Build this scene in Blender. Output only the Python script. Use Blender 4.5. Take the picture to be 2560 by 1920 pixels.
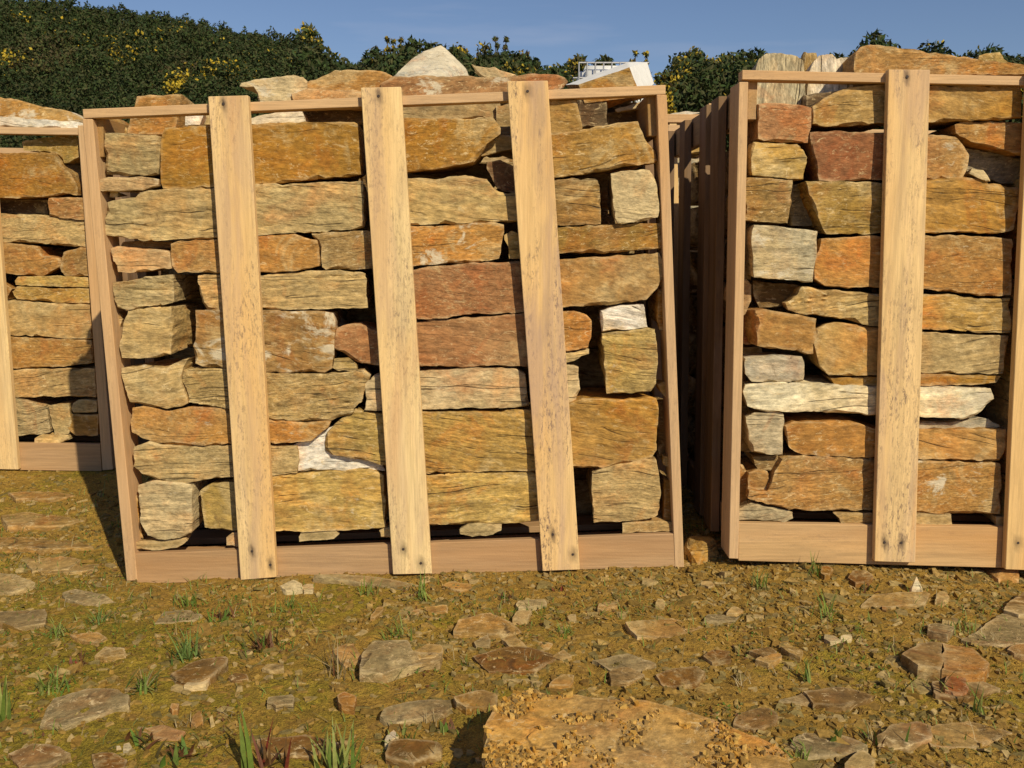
import bpy, bmesh, math, random
import numpy as np
from mathutils import Vector, Matrix
for o in list(bpy.data.objects): bpy.data.objects.remove(o)
S = bpy.context.scene
COL = S.collection
R = math.radians
# ------------------------------------------------------------------ camera
F = 2400.0; CAMZ = 0.96; PITCH = math.atan(360/2400)
cd = bpy.data.cameras.new('camera'); cam = bpy.data.objects.new('camera', cd); COL.objects.link(cam)
cam.location = (0, 0, CAMZ); cam.rotation_euler = (R(90)-PITCH, 0, 0)
cd.sensor_width = 36; cd.lens = F/2560*36; cd.clip_end = 800; cd.clip_start = 0.05
S.camera = cam
# ------------------------------------------------------------------ light
S.view_settings.view_transform = 'Standard'; S.view_settings.look = 'None'
S.view_settings.exposure = 0.0; S.view_settings.gamma = 1
SUN_EL, SUN_AZ = R(36.5), R(151)
sd = Vector((math.sin(SUN_AZ)*math.cos(SUN_EL), math.cos(SUN_AZ)*math.cos(SUN_EL), math.sin(SUN_EL)))
sl = bpy.data.lights.new('sun', 'SUN'); sl.energy = 4.3; sl.angle = R(0.5); sl.color = (1.0, 0.87, 0.62)
so = bpy.data.objects.new('sun', sl); COL.objects.link(so); so.rotation_euler = sd.to_track_quat('Z', 'Y').to_euler(); so.location = (3, -5, 6)
W = bpy.data.worlds.new('World'); S.world = W; W.use_nodes = True
nt = W.node_tree; nt.nodes.clear()
wo = nt.nodes.new('ShaderNodeOutputWorld'); bg = nt.nodes.new('ShaderNodeBackground'); sk = nt.nodes.new('ShaderNodeTexSky')
sk.sky_type = 'NISHITA'; sk.sun_disc = False; sk.sun_elevation = SUN_EL; sk.sun_rotation = SUN_AZ
sk.air_density = 1.0; sk.dust_density = 0.3; sk.ozone_density = 3.0; sk.altitude = 0
bg.inputs[1].default_value = 0.075
tcw = nt.nodes.new('ShaderNodeTexCoord'); mpw = nt.nodes.new('ShaderNodeMapping'); mpw.inputs['Scale'].default_value = (1.2, 1.2, 9)
nzw = nt.nodes.new('ShaderNodeTexNoise'); nzw.inputs['Scale'].default_value = 3.2; nzw.inputs['Detail'].default_value = 5
rpw = nt.nodes.new('ShaderNodeMapRange'); rpw.inputs[1].default_value = .56; rpw.inputs[2].default_value = .8; rpw.inputs[4].default_value = .18
mxw = nt.nodes.new('ShaderNodeMix'); mxw.data_type = 'RGBA'; mxw.inputs[7].default_value = (9.0, 8.6, 9.4, 1)
hsv = nt.nodes.new('ShaderNodeMix'); hsv.data_type = 'RGBA'; hsv.blend_type = 'MULTIPLY'; hsv.inputs[0].default_value = 1; hsv.inputs[7].default_value = (.95, .93, 1.02, 1)
L = nt.links.new
L(tcw.outputs['Generated'], mpw.inputs[0]); L(mpw.outputs[0], nzw.inputs[0]); L(nzw.outputs[0], rpw.inputs[0]); L(rpw.outputs[0], mxw.inputs[0])
L(sk.outputs[0], hsv.inputs[6]); L(hsv.outputs[2], mxw.inputs[6]); L(mxw.outputs[2], bg.inputs[0]); L(bg.outputs[0], wo.inputs[0])

# ------------------------------------------------------------------ pixel measuring (2560x1920 photograph) -> points in the place
cp, sp_ = math.cos(PITCH), math.sin(PITCH)
def ray(px, py):
    a = (px-1280)/F; b = -(py-960)/F
    return np.array((a, cp + b*sp_, -sp_ + b*cp))
def at(px, py, Y):
    d = ray(px, py); t = Y/d[1]; return np.array((d[0]*t, Y, CAMZ+d[2]*t))
def ground_z(x, y):
    x = np.asarray(x, float); y = np.asarray(y, float)
    base = np.interp(x, [-3, -1.25, -.69, .14, .5, .8, 1.1, 1.5, 2.5], [-.05, -.052, -.026, -.008, .004, .026, .014, -.018, -.02])
    t = np.clip((y-2.0)/.5, 0, 1); u = np.clip((y-2.85)/.8, 0, 1)
    return (base*t)*(1-u)+.058*u + 0.010*np.sin(x*3.1+1)*np.sin(y*4.3+.5)*(1-t*(1-u))
def atz(px, py, z):
    d = ray(px, py); t = (z-CAMZ)/d[2]; return np.array((d[0]*t, d[1]*t, z))
def atg(px, py, dz=0):
    z = 0.0
    for _ in range(6):
        p = atz(px, py, z+dz); z = float(ground_z(p[0], p[1]))
    return p
REG = {'A': (200, 200, 2.765), 'B': (1000, 200, 2.765), 'C': (200, 800, 2.765), 'D': (1000, 800, 2.765), 'E': (1760, 80, 2.765), 'F': (1760, 680, 2.765),
       'G': (0, 200, 2.765), 'H': (0, 800, 2.765), 'I': (560, 60, 3.687), 'J': (1100, 60, 2.765), 'K': (1600, 1240, 2.304),
       'N': (0, 1400, 2.458), 'O': (800, 1400, 2.458), 'Q': (1660, 1400, 2.458), 'S': (0, 0, 1.0)}
def px(s):
    r = None; out = []
    for t in s.split():
        if t.isalpha(): r = REG[t]; continue
        a, b = t.split(','); out.append((r[0]+float(a)/r[2], r[1]+float(b)/r[2]))
    return out

# ------------------------------------------------------------------ numpy noise
def _h(i, j, k, s):
    n = (i*374761393 + j*668265263 + k*2147483647 + s*974634777) & 0xffffffff
    n = ((n ^ (n >> 13))*1274126177) & 0xffffffff
    n = ((n ^ (n >> 15))*2246822519) & 0xffffffff
    return ((n ^ (n >> 16)) & 0xffffff)/float(0xffffff)*2-1
def vnoise(P, s=0):
    P = np.asarray(P, float); I = np.floor(P).astype(np.int64); f = P-I; f = f*f*(3-2*f)
    r = 0
    for a in (0, 1):
        for b in (0, 1):
            for c in (0, 1):
                w = (f[:, 0] if a else 1-f[:, 0])*(f[:, 1] if b else 1-f[:, 1])*(f[:, 2] if c else 1-f[:, 2])
                r = r + w*_h(I[:, 0]+a, I[:, 1]+b, I[:, 2]+c, s)
    return r
def fbm(P, o=3, s=0):
    r = 0; a = 1.
    for k in range(o): r = r + a*vnoise(P*(2.03**k)+k*7.7, s+k); a *= .5
    return r

# ------------------------------------------------------------------ scene-graph helpers
def setp(o, label=None, cat=None, group=None, kind=None):
    if label: o['label'] = label
    if cat: o['category'] = cat
    if group: o['group'] = group
    if kind: o['kind'] = kind
    return o
def mesh_obj(name, V, Fc, mat, parent=None, loc=None, smooth=True, attrs=None):
    V = np.asarray(V, float)
    if loc is None: loc = np.array(((V[:, 0].min()+V[:, 0].max())/2, (V[:, 1].min()+V[:, 1].max())/2, V[:, 2].min()))
    me = bpy.data.meshes.new(name)
    Fc = np.asarray(Fc) if not isinstance(Fc, np.ndarray) and len(set(map(len, Fc))) == 1 else Fc
    if isinstance(Fc, np.ndarray):
        k = Fc.shape[1]; n = len(Fc)
        me.vertices.add(len(V)); me.vertices.foreach_set('co', (V-loc).ravel())
        me.loops.add(n*k); me.loops.foreach_set('vertex_index', Fc.ravel().astype(np.int32))
        me.polygons.add(n); me.polygons.foreach_set('loop_start', np.arange(0, n*k, k, dtype=np.int32))
        me.update(calc_edges=True)
    else:
        me.from_pydata([tuple(v) for v in V-loc], [], [tuple(f) for f in Fc])
    me.validate()
    me.polygons.foreach_set('use_smooth', np.full(len(me.polygons), bool(smooth)))
    if attrs:
        for k_, a in attrs.items():
            at_ = me.attributes.new(k_, 'FLOAT', 'POINT'); at_.data.foreach_set('value', np.asarray(a, float))
    me.materials.append(mat)
    o = bpy.data.objects.new(name, me); COL.objects.link(o); o.location = Vector(loc)
    if parent is not None:
        o.parent = parent; o.location = Vector(loc) - parent.location
    return o
def empty(name, loc, label, cat, group=None):
    o = bpy.data.objects.new(name, None); COL.objects.link(o); o.location = Vector(loc); o.empty_display_size = .1
    return setp(o, label, cat, group)

# ------------------------------------------------------------------ materials
class NT:
    def __init__(s, name):
        s.m = bpy.data.materials.new(name); s.m.use_nodes = True; s.t = s.m.node_tree; s.t.nodes.clear()
        s.out = s.n('OutputMaterial'); s.b = s.n('BsdfPrincipled'); s.t.links.new(s.b.outputs[0], s.out.inputs[0])
        s.b.inputs['Roughness'].default_value = .85; s.b.inputs['Specular IOR Level'].default_value = .25
    def n(s, t): return s.t.nodes.new('ShaderNode'+t)
    def l(s, a, b): s.t.links.new(a, b)
    def noise(s, vec, sc, det=5, rough=.55, dist=0):
        n = s.n('TexNoise'); n.inputs['Scale'].default_value = sc; n.inputs['Detail'].default_value = det
        n.inputs['Roughness'].default_value = rough; n.inputs['Distortion'].default_value = dist
        if vec is not None: s.l(vec, n.inputs['Vector'])
        return n.outputs[0]
    def mapping(s, vec, sc):
        n = s.n('Mapping'); n.inputs['Scale'].default_value = sc; s.l(vec, n.inputs[0]); return n.outputs[0]
    def rng(s, v, a, b, c=0, d=1, clamp=True):
        n = s.n('MapRange'); n.clamp = clamp
        for i, x in ((1, a), (2, b), (3, c), (4, d)):
            if hasattr(x, 'is_linked') or hasattr(x, 'links'): s.l(x, n.inputs[i])
            else: n.inputs[i].default_value = x
        s.l(v, n.inputs[0]); return n.outputs[0]
    def math(s, op, a, b=None):
        n = s.n('Math'); n.operation = op
        for i, x in enumerate((a, b)):
            if x is None: continue
            if isinstance(x, (int, float)): n.inputs[i].default_value = x
            else: s.l(x, n.inputs[i])
        return n.outputs[0]
    def mix(s, f, a, b, mode='MIX'):
        n = s.n('Mix'); n.data_type = 'RGBA'; n.blend_type = mode
        for i, x in ((0, f), (6, a), (7, b)):
            if isinstance(x, (int, float)): n.inputs[i].default_value = x
            elif isinstance(x, tuple): n.inputs[i].default_value = x+(1,)
            else: s.l(x, n.inputs[i])
        return n.outputs[2]
    def val(s, f):   # scalar -> multiplies as colour
        return f
    def bump(s, h, dist, strength=1, prev=None):
        n = s.n('Bump'); n.inputs['Distance'].default_value = dist; n.inputs['Strength'].default_value = strength
        s.l(h, n.inputs['Height'])
        if prev is not None: s.l(prev, n.inputs['Normal'])
        return n.outputs[0]
    def vadd(s, a, b):
        n = s.n('VectorMath'); n.operation = 'ADD'; s.l(a, n.inputs[0])
        if isinstance(b, tuple): n.inputs[1].default_value = b
        else: s.l(b, n.inputs[1])
        return n.outputs[0]
def stone_material(name='weathered_stone', axis=2):
    k = NT(name); tc = k.n('TexCoord').outputs['Object']; oi = k.n('ObjectInfo')
    rv = k.n('CombineXYZ')
    for i, m in enumerate((37., 91., 53.)): k.l(k.math('MULTIPLY', oi.outputs['Random'], m), rv.inputs[i])
    vr = k.n('VectorRotate'); vr.rotation_type = 'Y_AXIS'; k.l(tc, vr.inputs['Vector'])
    r2 = k.math('FRACT', k.math('MULTIPLY', oi.outputs['Random'], 7.31)); r3 = k.math('FRACT', k.math('MULTIPLY', oi.outputs['Random'], 17.7))
    k.l(k.math('MULTIPLY', k.math('SUBTRACT', r2, .5), .26), vr.inputs['Angle'])
    vs = k.n('VectorMath'); vs.operation = 'SCALE'; k.l(vr.outputs[0], vs.inputs[0]); k.l(k.rng(r3, 0, 1, .68, 1.35), vs.inputs[3])
    v = k.vadd(vs.outputs[0], rv.outputs[0])
    # gentle folding of the layers
    wn = k.n('TexNoise'); wn.inputs['Scale'].default_value = 3.5; wn.inputs['Detail'].default_value = 2; k.l(v, wn.inputs[0])
    sc = k.n('VectorMath'); sc.operation = 'SCALE'; sc.inputs[3].default_value = .07; k.l(wn.outputs[1], sc.inputs[0])
    vw = k.vadd(v, sc.outputs[0])
    s1 = [3, 3, 3]; s1[axis] = 34; s2 = [9, 9, 9]; s2[axis] = 120
    st = k.noise(k.mapping(vw, tuple(s1)), 1.0, 6, .65)
    sf = k.noise(k.mapping(vw, tuple(s2)), 1.0, 4, .6)
    bl = k.noise(v, 7, 5, .6, .6); b2 = k.noise(v, 2.6, 3, .5, .4); fi = k.noise(k.mapping(v, (.55, .55, 1.25) if axis == 2 else (1.25, .55, .55)), 95, 5, .7); md = k.noise(k.mapping(vw, (.5, .5, 1.3) if axis == 2 else (1.3, .5, .5)), 26, 7, .74, .2); pa = k.noise(v, 5.5, 6, .68, .9)
    base = oi.outputs['Color']; al = oi.outputs['Alpha']
    # hue wander: towards rust and towards grey green
    c = k.mix(k.math('MULTIPLY', k.rng(bl, .5, .72), .55), base, k.mix(1.0, base, (1.28, .78, .42), 'MULTIPLY'))
    c = k.mix(k.math('MULTIPLY', k.rng(b2, .5, .66), .42), c, (.36, .27, .13))
    c = k.mix(k.math('MULTIPLY', k.rng(b2, .47, .34), .4), c, k.mix(1.0, base, (1.25, .95, .62), 'MULTIPLY'))
    c = k.mix(k.math('MULTIPLY', k.rng(pa, .55, .64), .5), c, k.mix(1.0, c, (1.02, .66, .50), 'MULTIPLY'))
    c = k.mix(k.math('MULTIPLY', k.rng(pa, .45, .36), .55), c, (.50, .385, .19))
    # layers
    dark = k.rng(st, .3, .66, .68, 1.24); fdark = k.rng(sf, .34, .64, .74, 1.24)
    lay = k.math('MULTIPLY', dark, fdark)
    lay = k.math('ADD', 1.0, k.math('MULTIPLY', k.math('SUBTRACT', lay, 1.0), al))
    c = k.mix(1.0, c, lay, 'MULTIPLY')
    # mottling, pale crystals, dark specks
    c = k.mix(1.0, c, k.rng(md, .36, .68, .80, 1.30), 'MULTIPLY')
    c = k.mix(1.0, c, k.rng(fi, .36, .64, .70, 1.33), 'MULTIPLY')
    # fine cracks: along the layers, and a few across
    sx = k.n('SeparateXYZ'); k.l(vw, sx.inputs[0])
    def lines(freq, wob, wsc, w, m0, m1, mv):
        t = k.math('ADD', k.math('MULTIPLY', sx.outputs[axis], freq), k.math('MULTIPLY', k.noise(k.mapping(v, mv), wsc, 3, .5), wob))
        q = k.math('PINGPONG', t, .5)
        return k.math('MULTIPLY', k.rng(q, w*.2, w, 1, 0), k.rng(k.noise(k.mapping(v, mv), 9, 3, .55), m0, m1))
    mv = (.5, .5, 3) if axis == 2 else (3, .5, .5)
    ck = k.math('MULTIPLY', k.math('MAXIMUM', lines(21, 2.2, 3, .035, .53, .57, mv), lines(47, 3.0, 4, .06, .56, .60, mv)), k.math('ADD', al, .15))
    c = k.mix(k.math('MULTIPLY', ck, .8), c, (.05, .03, .015))
    c = k.mix(k.math('MULTIPLY', k.rng(k.noise(k.mapping(vw, (1, 1, 2.4) if axis == 2 else (2.4, 1, 1)), 34, 9, .8, 1.0), .56, .62), k.rng(r2, 0, 1, .35, .85)), c, (.74, .57, .31))
    c = k.mix(k.math('MULTIPLY', k.rng(k.noise(v, 17, 6, .7, .8), .64, .72), .6), c, (.10, .06, .03))
    # white crust by object index (0..100)
    thr = k.math('SUBTRACT', .74, k.math('MULTIPLY', oi.outputs['Object Index'], .0036))
    wn2 = k.noise(k.mapping(vw, (9, 9, 15)), 1.0, 8, .68, .5)
    wm = k.n('MapRange'); k.l(wn2, wm.inputs[0]); k.l(thr, wm.inputs[1]); k.l(k.math('ADD', thr, .07), wm.inputs[2])
    c = k.mix(k.math('MULTIPLY', wm.outputs[0], .85), c, k.mix(1.0, (.68, .60, .44), k.rng(md, .3, .7, .75, 1.15), 'MULTIPLY'))
    pt = k.n('NewGeometry').outputs['Pointiness']
    c = k.mix(k.math('MULTIPLY', k.math('MULTIPLY', k.rng(pt, .515, .56), k.rng(md, .4, .6)), .45), c, (.66, .52, .30))
    k.l(c, k.b.inputs['Base Color'])
    n = k.bump(k.math('MULTIPLY', st, al), .007, 0.7); n = k.bump(k.math('MULTIPLY', sf, al), .0028, .8, n); n = k.bump(md, .0045, .8, n); n = k.bump(fi, .0028, 1.0, n); n = k.bump(k.math('SUBTRACT', 1.0, ck), .004, .8, n)
    k.l(n, k.b.inputs['Normal']); k.b.inputs['Roughness'].default_value = .8
    return k.m
M = {}
M['stone'] = stone_material()
M['stone_v'] = stone_material('upright_layered_stone', 0)
def wood_material(name, ax):
    k = NT(name); tc = k.n('TexCoord').outputs['Object']; oi = k.n('ObjectInfo')
    rv = k.n('CombineXYZ')
    for i, m in enumerate((17., 31., 23.)): k.l(k.math('MULTIPLY', oi.outputs['Random'], m), rv.inputs[i])
    v = k.vadd(tc, rv.outputs[0])
    def sc(a, b): 
        t = [a, a, a]; t[ax] = b; return k.mapping(v, tuple(t))
    g1 = k.noise(sc(28, 1.3), 1, 5, .6, .5); g2 = k.noise(sc(170, 7), 1, 4, .6); g3 = k.noise(sc(7, .8), 1, 3, .5)
    base = oi.outputs['Color']
    c = k.mix(1.0, base, k.rng(g1, .3, .7, .88, 1.1), 'MULTIPLY')
    c = k.mix(1.0, c, k.rng(g2, .34, .66, .84, 1.12), 'MULTIPLY')
    c = k.mix(k.math('MULTIPLY', k.rng(g3, .45, .7), .7), c, k.mix(1.0, base, (1.0, .82, .62), 'MULTIPLY'))
    # grey weathering flecks, amount from the object's colour alpha
    f = k.noise(sc(150, 48), 1, 6, .8, .3); zone = k.noise(sc(17, 2.6), 1, 4, .65)
    fl = k.math('MULTIPLY', k.rng(f, .50, .62), k.rng(zone, .42, .60))
    c = k.mix(k.math('MULTIPLY', k.math('MULTIPLY', fl, oi.outputs['Alpha']), .9), c, (.13, .085, .075))
    sm = k.math('MULTIPLY', k.rng(k.noise(sc(20, 3), 1, 4, .6), .5, .7), k.math('MULTIPLY', oi.outputs['Alpha'], .45))
    c = k.mix(sm, c, (.30, .21, .17))
    pz = k.noise(sc(11, 1.6), 1, 4, .6, .6)
    c = k.mix(k.math('MULTIPLY', k.math('MULTIPLY', k.rng(pz, .48, .6), oi.outputs['Alpha']), .45), c, (.50, .34, .24))
    c = k.mix(k.math('MULTIPLY', k.math('MULTIPLY', k.rng(k.noise(sc(9, 1.1), 1, 3, .5, .8), .58, .68), oi.outputs['Alpha']), .35), c, (.62, .30, .10))
    sa = k.n('Attribute'); sa.attribute_name = 'stain'
    c = k.mix(k.math('MULTIPLY', k.math('MULTIPLY', sa.outputs['Fac'], k.rng(g2, .2, .6, .6, 1.2)), .9), c, (.045, .032, .025))
    k.l(c, k.b.inputs['Base Color'])
    n = k.bump(g2, .0010, .7); n = k.bump(g1, .0005, .5, n); n = k.bump(k.noise(v, 260, 3), .0006, .7, n); k.l(n, k.b.inputs['Normal'])
    k.b.inputs['Roughness'].default_value = .75
    return k.m
M['wood_x'] = wood_material('rough_sawn_pine_lengthwise', 0)
M['wood_y'] = wood_material('rough_sawn_pine_depthwise', 1)
M['wood_z'] = wood_material('rough_sawn_pine_upright', 2)
def simple(name, colr, rough=.8, var=.3, sc=30, metal=0):
    k = NT(name); v = k.n('TexCoord').outputs['Object']
    c = k.mix(1.0, colr, k.rng(k.noise(v, sc, 4), .3, .7, 1-var, 1+var), 'MULTIPLY'); k.l(c, k.b.inputs['Base Color'])
    k.b.inputs['Roughness'].default_value = rough; k.b.inputs['Metallic'].default_value = metal
    return k.m
M['cut_white'] = simple('clean_white_stone_face', (.78, .77, .74), .8, .06, 25)
M['nail'] = simple('rusty_nail', (.06, .045, .04), .6)
M['plastic'] = simple('white_tank_plastic', (.75, .76, .78), .5, .05)
M['steel'] = simple('galvanised_bar', (.45, .45, .47), .45, .1, metal=.6)
def island(name, cols, rough=.8, trans=0, noise_amt=.3, sc=60, bumpd=0):
    k = NT(name); g = k.n('NewGeometry'); cr = k.n('ValToRGB'); cr.color_ramp.interpolation = 'CONSTANT' if not trans else 'LINEAR'
    k.l(g.outputs['Random Per Island'], cr.inputs[0])
    e = cr.color_ramp.elements
    while len(e) < len(cols): e.new(.5)
    for i, c in enumerate(cols): e[i].position = i/len(cols); e[i].color = c+(1,)
    v = k.n('TexCoord').outputs['Object']
    nz = k.noise(v, sc, 5, .65)
    c = k.mix(1.0, cr.outputs[0], k.rng(nz, .3, .7, 1-noise_amt, 1+noise_amt), 'MULTIPLY')
    k.l(c, k.b.inputs['Base Color']); k.b.inputs['Roughness'].default_value = rough
    if bumpd: k.l(k.bump(nz, bumpd, .8), k.b.inputs['Normal'])
    if trans:
        tr = k.n('BsdfTranslucent'); k.l(c, tr.inputs[0]); mx = k.n('MixShader'); mx.inputs[0].default_value = trans
        k.l(k.b.outputs[0], mx.inputs[1]); k.l(tr.outputs[0], mx.inputs[2]); k.l(mx.outputs[0], k.out.inputs[0])
    return k.m
M['gravel'] = island('schist_chippings', [(.27, .17, .04), (.19, .12, .027), (.33, .22, .07), (.24, .14, .028), (.16, .12, .035), (.29, .18, .045), (.21, .16, .055), (.36, .26, .11), (.22, .13, .03), (.26, .155, .03), (.18, .135, .04), (.30, .22, .085)], .85, 0, .45, 90, .002)
M['crumb'] = island('orange_stone_crumbs', [(.46, .26, .055), (.38, .19, .03), (.54, .34, .10), (.30, .17, .04), (.46, .28, .07), (.24, .15, .05)], .85, 0, .35, 120, .001)
M['grass'] = island('grass_blades', [(.16, .25, .035), (.21, .28, .05), (.11, .19, .03), (.27, .30, .08)], .6, .3)
M['grass_blue'] = island('bluish_grass_blades', [(.16, .24, .06), (.22, .30, .08), (.13, .20, .05)], .6, .3)
M['straw'] = island('dry_straw', [(.40, .31, .14), (.30, .22, .09), (.45, .36, .2)], .7, .2)
M['redstem'] = island('red_weed_stems', [(.20, .03, .02), (.26, .05, .03), (.15, .05, .03), (.18, .10, .04)], .6, .2)
M['weed'] = island('weed_leaves', [(.08, .15, .02), (.12, .20, .03), (.12, .12, .03), (.16, .07, .03)], .6, .25)
M['gorse'] = island('gorse_foliage', [(.030, .055, .016), (.045, .075, .018), (.024, .042, .016), (.058, .080, .020), (.045, .055, .020), (.07, .07, .025)], .75, .12, .35, 2.0)
M['gorse_light'] = island('lighter_gorse_foliage', [(.07, .095, .025), (.045, .07, .025), (.10, .105, .03), (.085, .065, .03)], .75, .15, .35, 2.0)
M['flower'] = island('gorse_flowers', [(.55, .38, .02), (.42, .30, .03), (.60, .46, .05), (.30, .22, .03)], .7, .2)
M['twig'] = simple('gorse_stem', (.10, .075, .045), .9)
def ground_material():
    k = NT('earth_and_moss'); v = k.n('TexCoord').outputs['Object']
    a = k.noise(v, 1.6, 5, .6, .3); b = k.noise(v, 9, 6, .65); c1 = k.noise(v, 60, 5, .7); d = k.noise(v, 240, 3, .6)
    c = k.mix(k.rng(b, .35, .65), (.33, .20, .034), (.43, .265, .052))
    gx = k.n('SeparateXYZ'); k.l(v, gx.inputs[0])
    # moss: more of it on the left and in the middle distance of the foreground
    mo = k.math('ADD', a, k.math('MULTIPLY', gx.outputs[0], -.075))
    mo = k.math('ADD', mo, k.math('MULTIPLY', k.math('SUBTRACT', b, .5), .45))
    mo = k.math('SUBTRACT', mo, k.rng(gx.outputs[1], 2.3, 3.2, 0, .11))
    c = k.mix(k.math('MULTIPLY', k.rng(mo, .50, .62), .85), c, k.mix(k.rng(c1, .3, .7), (.20, .16, .014), (.34, .26, .026)))
    c = k.mix(1.0, c, k.rng(c1, .3, .7, .6, 1.35), 'MULTIPLY'); c = k.mix(1.0, c, k.rng(d, .3, .7, .75, 1.25), 'MULTIPLY')
    k.l(c, k.b.inputs['Base Color']); n = k.bump(b, .03, .6); n = k.bump(c1, .010, .8, n); n = k.bump(d, .003, .8, n); k.l(n, k.b.inputs['Normal'])
    k.b.inputs['Roughness'].default_value = .95
    return k.m
M['ground'] = ground_material()
M['hill'] = simple('hillside_undergrowth', (.03, .042, .014), .95, .4, 3)

# ------------------------------------------------------------------ builders
rs = np.random.RandomState(7)
CNT = [0]
COLS = dict(oc=(.36, .19, .032), tn=(.47, .33, .14), gy=(.42, .315, .145), rd=(.31, .128, .045), og=(.42, .215, .055), pk=(.47, .30, .14),
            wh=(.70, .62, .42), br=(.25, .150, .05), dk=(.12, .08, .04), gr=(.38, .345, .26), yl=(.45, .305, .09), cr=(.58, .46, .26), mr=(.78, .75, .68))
def resample(P, step, closed=True):
    out = []
    n = len(P)
    for i in range(n):
        a = np.array(P[i]); b = np.array(P[(i+1) % n]); m = max(1, int(round(np.linalg.norm(b-a)/step)))
        for t in range(m): out.append(a+(b-a)*t/m)
    return np.array(out)
def smooth_ring(P, k=1, w=.25):
    for _ in range(k): P = (1-2*w)*P + w*np.roll(P, 1, 0) + w*np.roll(P, -1, 0)
    return P
def remesh(V, Fc, vox):
    me = bpy.data.meshes.new('tmp'); me.from_pydata([tuple(v) for v in V], [], Fc)
    bm = bmesh.new(); bm.from_mesh(me); bmesh.ops.triangulate(bm, faces=bm.faces[:]); bmesh.ops.recalc_face_normals(bm, faces=bm.faces[:]); bm.to_mesh(me); bm.free()
    o = bpy.data.objects.new('tmp', me); COL.objects.link(o)
    md = o.modifiers.new('r', 'REMESH'); md.mode = 'SHARP'; md.use_remove_disconnected = False
    Va = np.array(V); mx = float(np.ptp(Va, axis=0).max()); dp = max(3, math.ceil(math.log2(mx/.97/vox))); md.octree_depth = dp; md.scale = mx/(vox*2**dp); md.sharpness = 1.0
    bpy.context.view_layer.update()
    dg = bpy.context.evaluated_depsgraph_get(); ev = o.evaluated_get(dg); m2 = ev.to_mesh()
    n = len(m2.vertices); co = np.empty(n*3); m2.vertices.foreach_get('co', co); co = co.reshape(-1, 3)
    no = np.empty(n*3); m2.vertex_normals.foreach_get('vector', no); no = no.reshape(-1, 3)
    nf = len(m2.polygons); ls = np.empty(len(m2.loops), np.int32); m2.loops.foreach_get('vertex_index', ls)
    fc = ls.reshape(nf, 4) if len(ls) == nf*4 else [tuple(p.vertices) for p in m2.polygons]
    ev.to_mesh_clear(); bpy.data.objects.remove(o); bpy.data.meshes.remove(me)
    return co, no, fc
def roughen(co, no, streak, amp=1.0, axis=2, seed=0):
    off = np.array((seed*3.17, seed*1.31, seed*2.71)); P = co+off
    w = .03*fbm(P*5, 2, 3)
    sc = np.full(3, 7.); sc[axis] = 55.
    Pl = P.copy(); Pl[:, axis] += w
    lay = vnoise(Pl*sc, 11); lay = np.sign(lay)*np.abs(lay)**.5
    sc2 = np.full(3, 16.); sc2[axis] = 150.
    lay2 = vnoise(Pl*sc2, 12)
    sc3 = np.full(3, 4.); sc3[axis] = 38.
    cr = np.abs(vnoise(Pl*sc3+3.3, 21)); crack = -np.clip(1-cr/.045, 0, 1)*np.clip(vnoise(P*9, 22)*3, 0, 1)
    big = fbm(P*9, 2, 5); mid = fbm(P*32, 3, 8)
    # broken facets: cellular planes
    fac = np.round(vnoise(P*13, 31)*2.2)/2.2
    d = amp*(.0020*big + .0012*mid + .0016*fac + streak*(.0018*lay + .0009*lay2 + .006*crack))
    return co + no*d[:, None]
def stone(poly, Y, depth, c, streak, white, label, name='stone_block', cat='stone', group=None, vox=.0062, amp=1.0, axis=2, tint=None, taper=.06, lean=(0, 0), matk=None, jit=.0028, chip=1.0):
    CNT[0] += 1; seed = CNT[0]
    r = np.random.RandomState(1000+seed)
    src = px(poly) if isinstance(poly, str) else poly
    P = np.array([at(x, y, Y)[[0, 2]] for x, y in src])
    P = resample(P, .02); P = smooth_ring(P, 1, .05)
    t = np.concatenate([P, np.zeros((len(P), 1))], 1)
    P = P + np.stack([vnoise(t*70, seed), vnoise(t*70+9, seed+5)], 1)*jit
    n = len(P); cen = P.mean(0)
    ty, tz = r.uniform(-.03, .03), r.uniform(-.06, .06)
    ay = lambda p: Y+(p[0]-cen[0])*ty+(p[1]-cen[1])*tz
    tg = np.roll(P, -1, 0)-np.roll(P, 1, 0); tg /= np.linalg.norm(tg, axis=1)[:, None]+1e-9; nr = np.stack([-tg[:, 1], tg[:, 0]], 1)
    area = np.sum(P[:, 0]*np.roll(P[:, 1], -1)-np.roll(P[:, 0], -1)*P[:, 1]); nr = nr if area > 0 else -nr
    q1 = vnoise(t*22, seed+2); q2 = vnoise(t*45, seed+3)
    small = min(1, np.ptp(P[:, 1])/.07)
    ins = (.0012+.012*np.clip(q1-.15, 0, 1)+.003*np.clip(q2, 0, 1))*small*chip
    dep2 = (.001+.014*np.clip(q1-.1, 0, 1)+.004*np.clip(q2, 0, 1))*small*chip
    P1 = P+nr*ins[:, None]
    face = [(p[0], ay(p), p[1]) for p in P1]
    front = [(p[0], ay(p)+d_, p[1]) for p, d_ in zip(P, dep2)]
    k = 1-taper*r.uniform(.4, 1.4)
    Q = cen+(P-cen)*k; Q = smooth_ring(Q, 6, .25)
    back = [(q[0]+lean[0]+r.uniform(-1, 1)*.006, Y+depth, q[1]+lean[1]) for q in Q]
    V = face+front+back
    Fc = [tuple(range(n)), tuple(range(3*n-1, 2*n-1, -1))]+[(k_*n+i, (k_+1)*n+i, (k_+1)*n+(i+1) % n, k_*n+(i+1) % n) for k_ in (0, 1) for i in range(n)]
    co, no, fc = remesh(V, Fc, vox)
    co = roughen(co, no, streak, amp, axis, seed)
    return finish(co, fc, c, streak, white, label, name, cat, group, tint, matk or ('stone_v' if axis == 0 else 'stone'), r)
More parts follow.
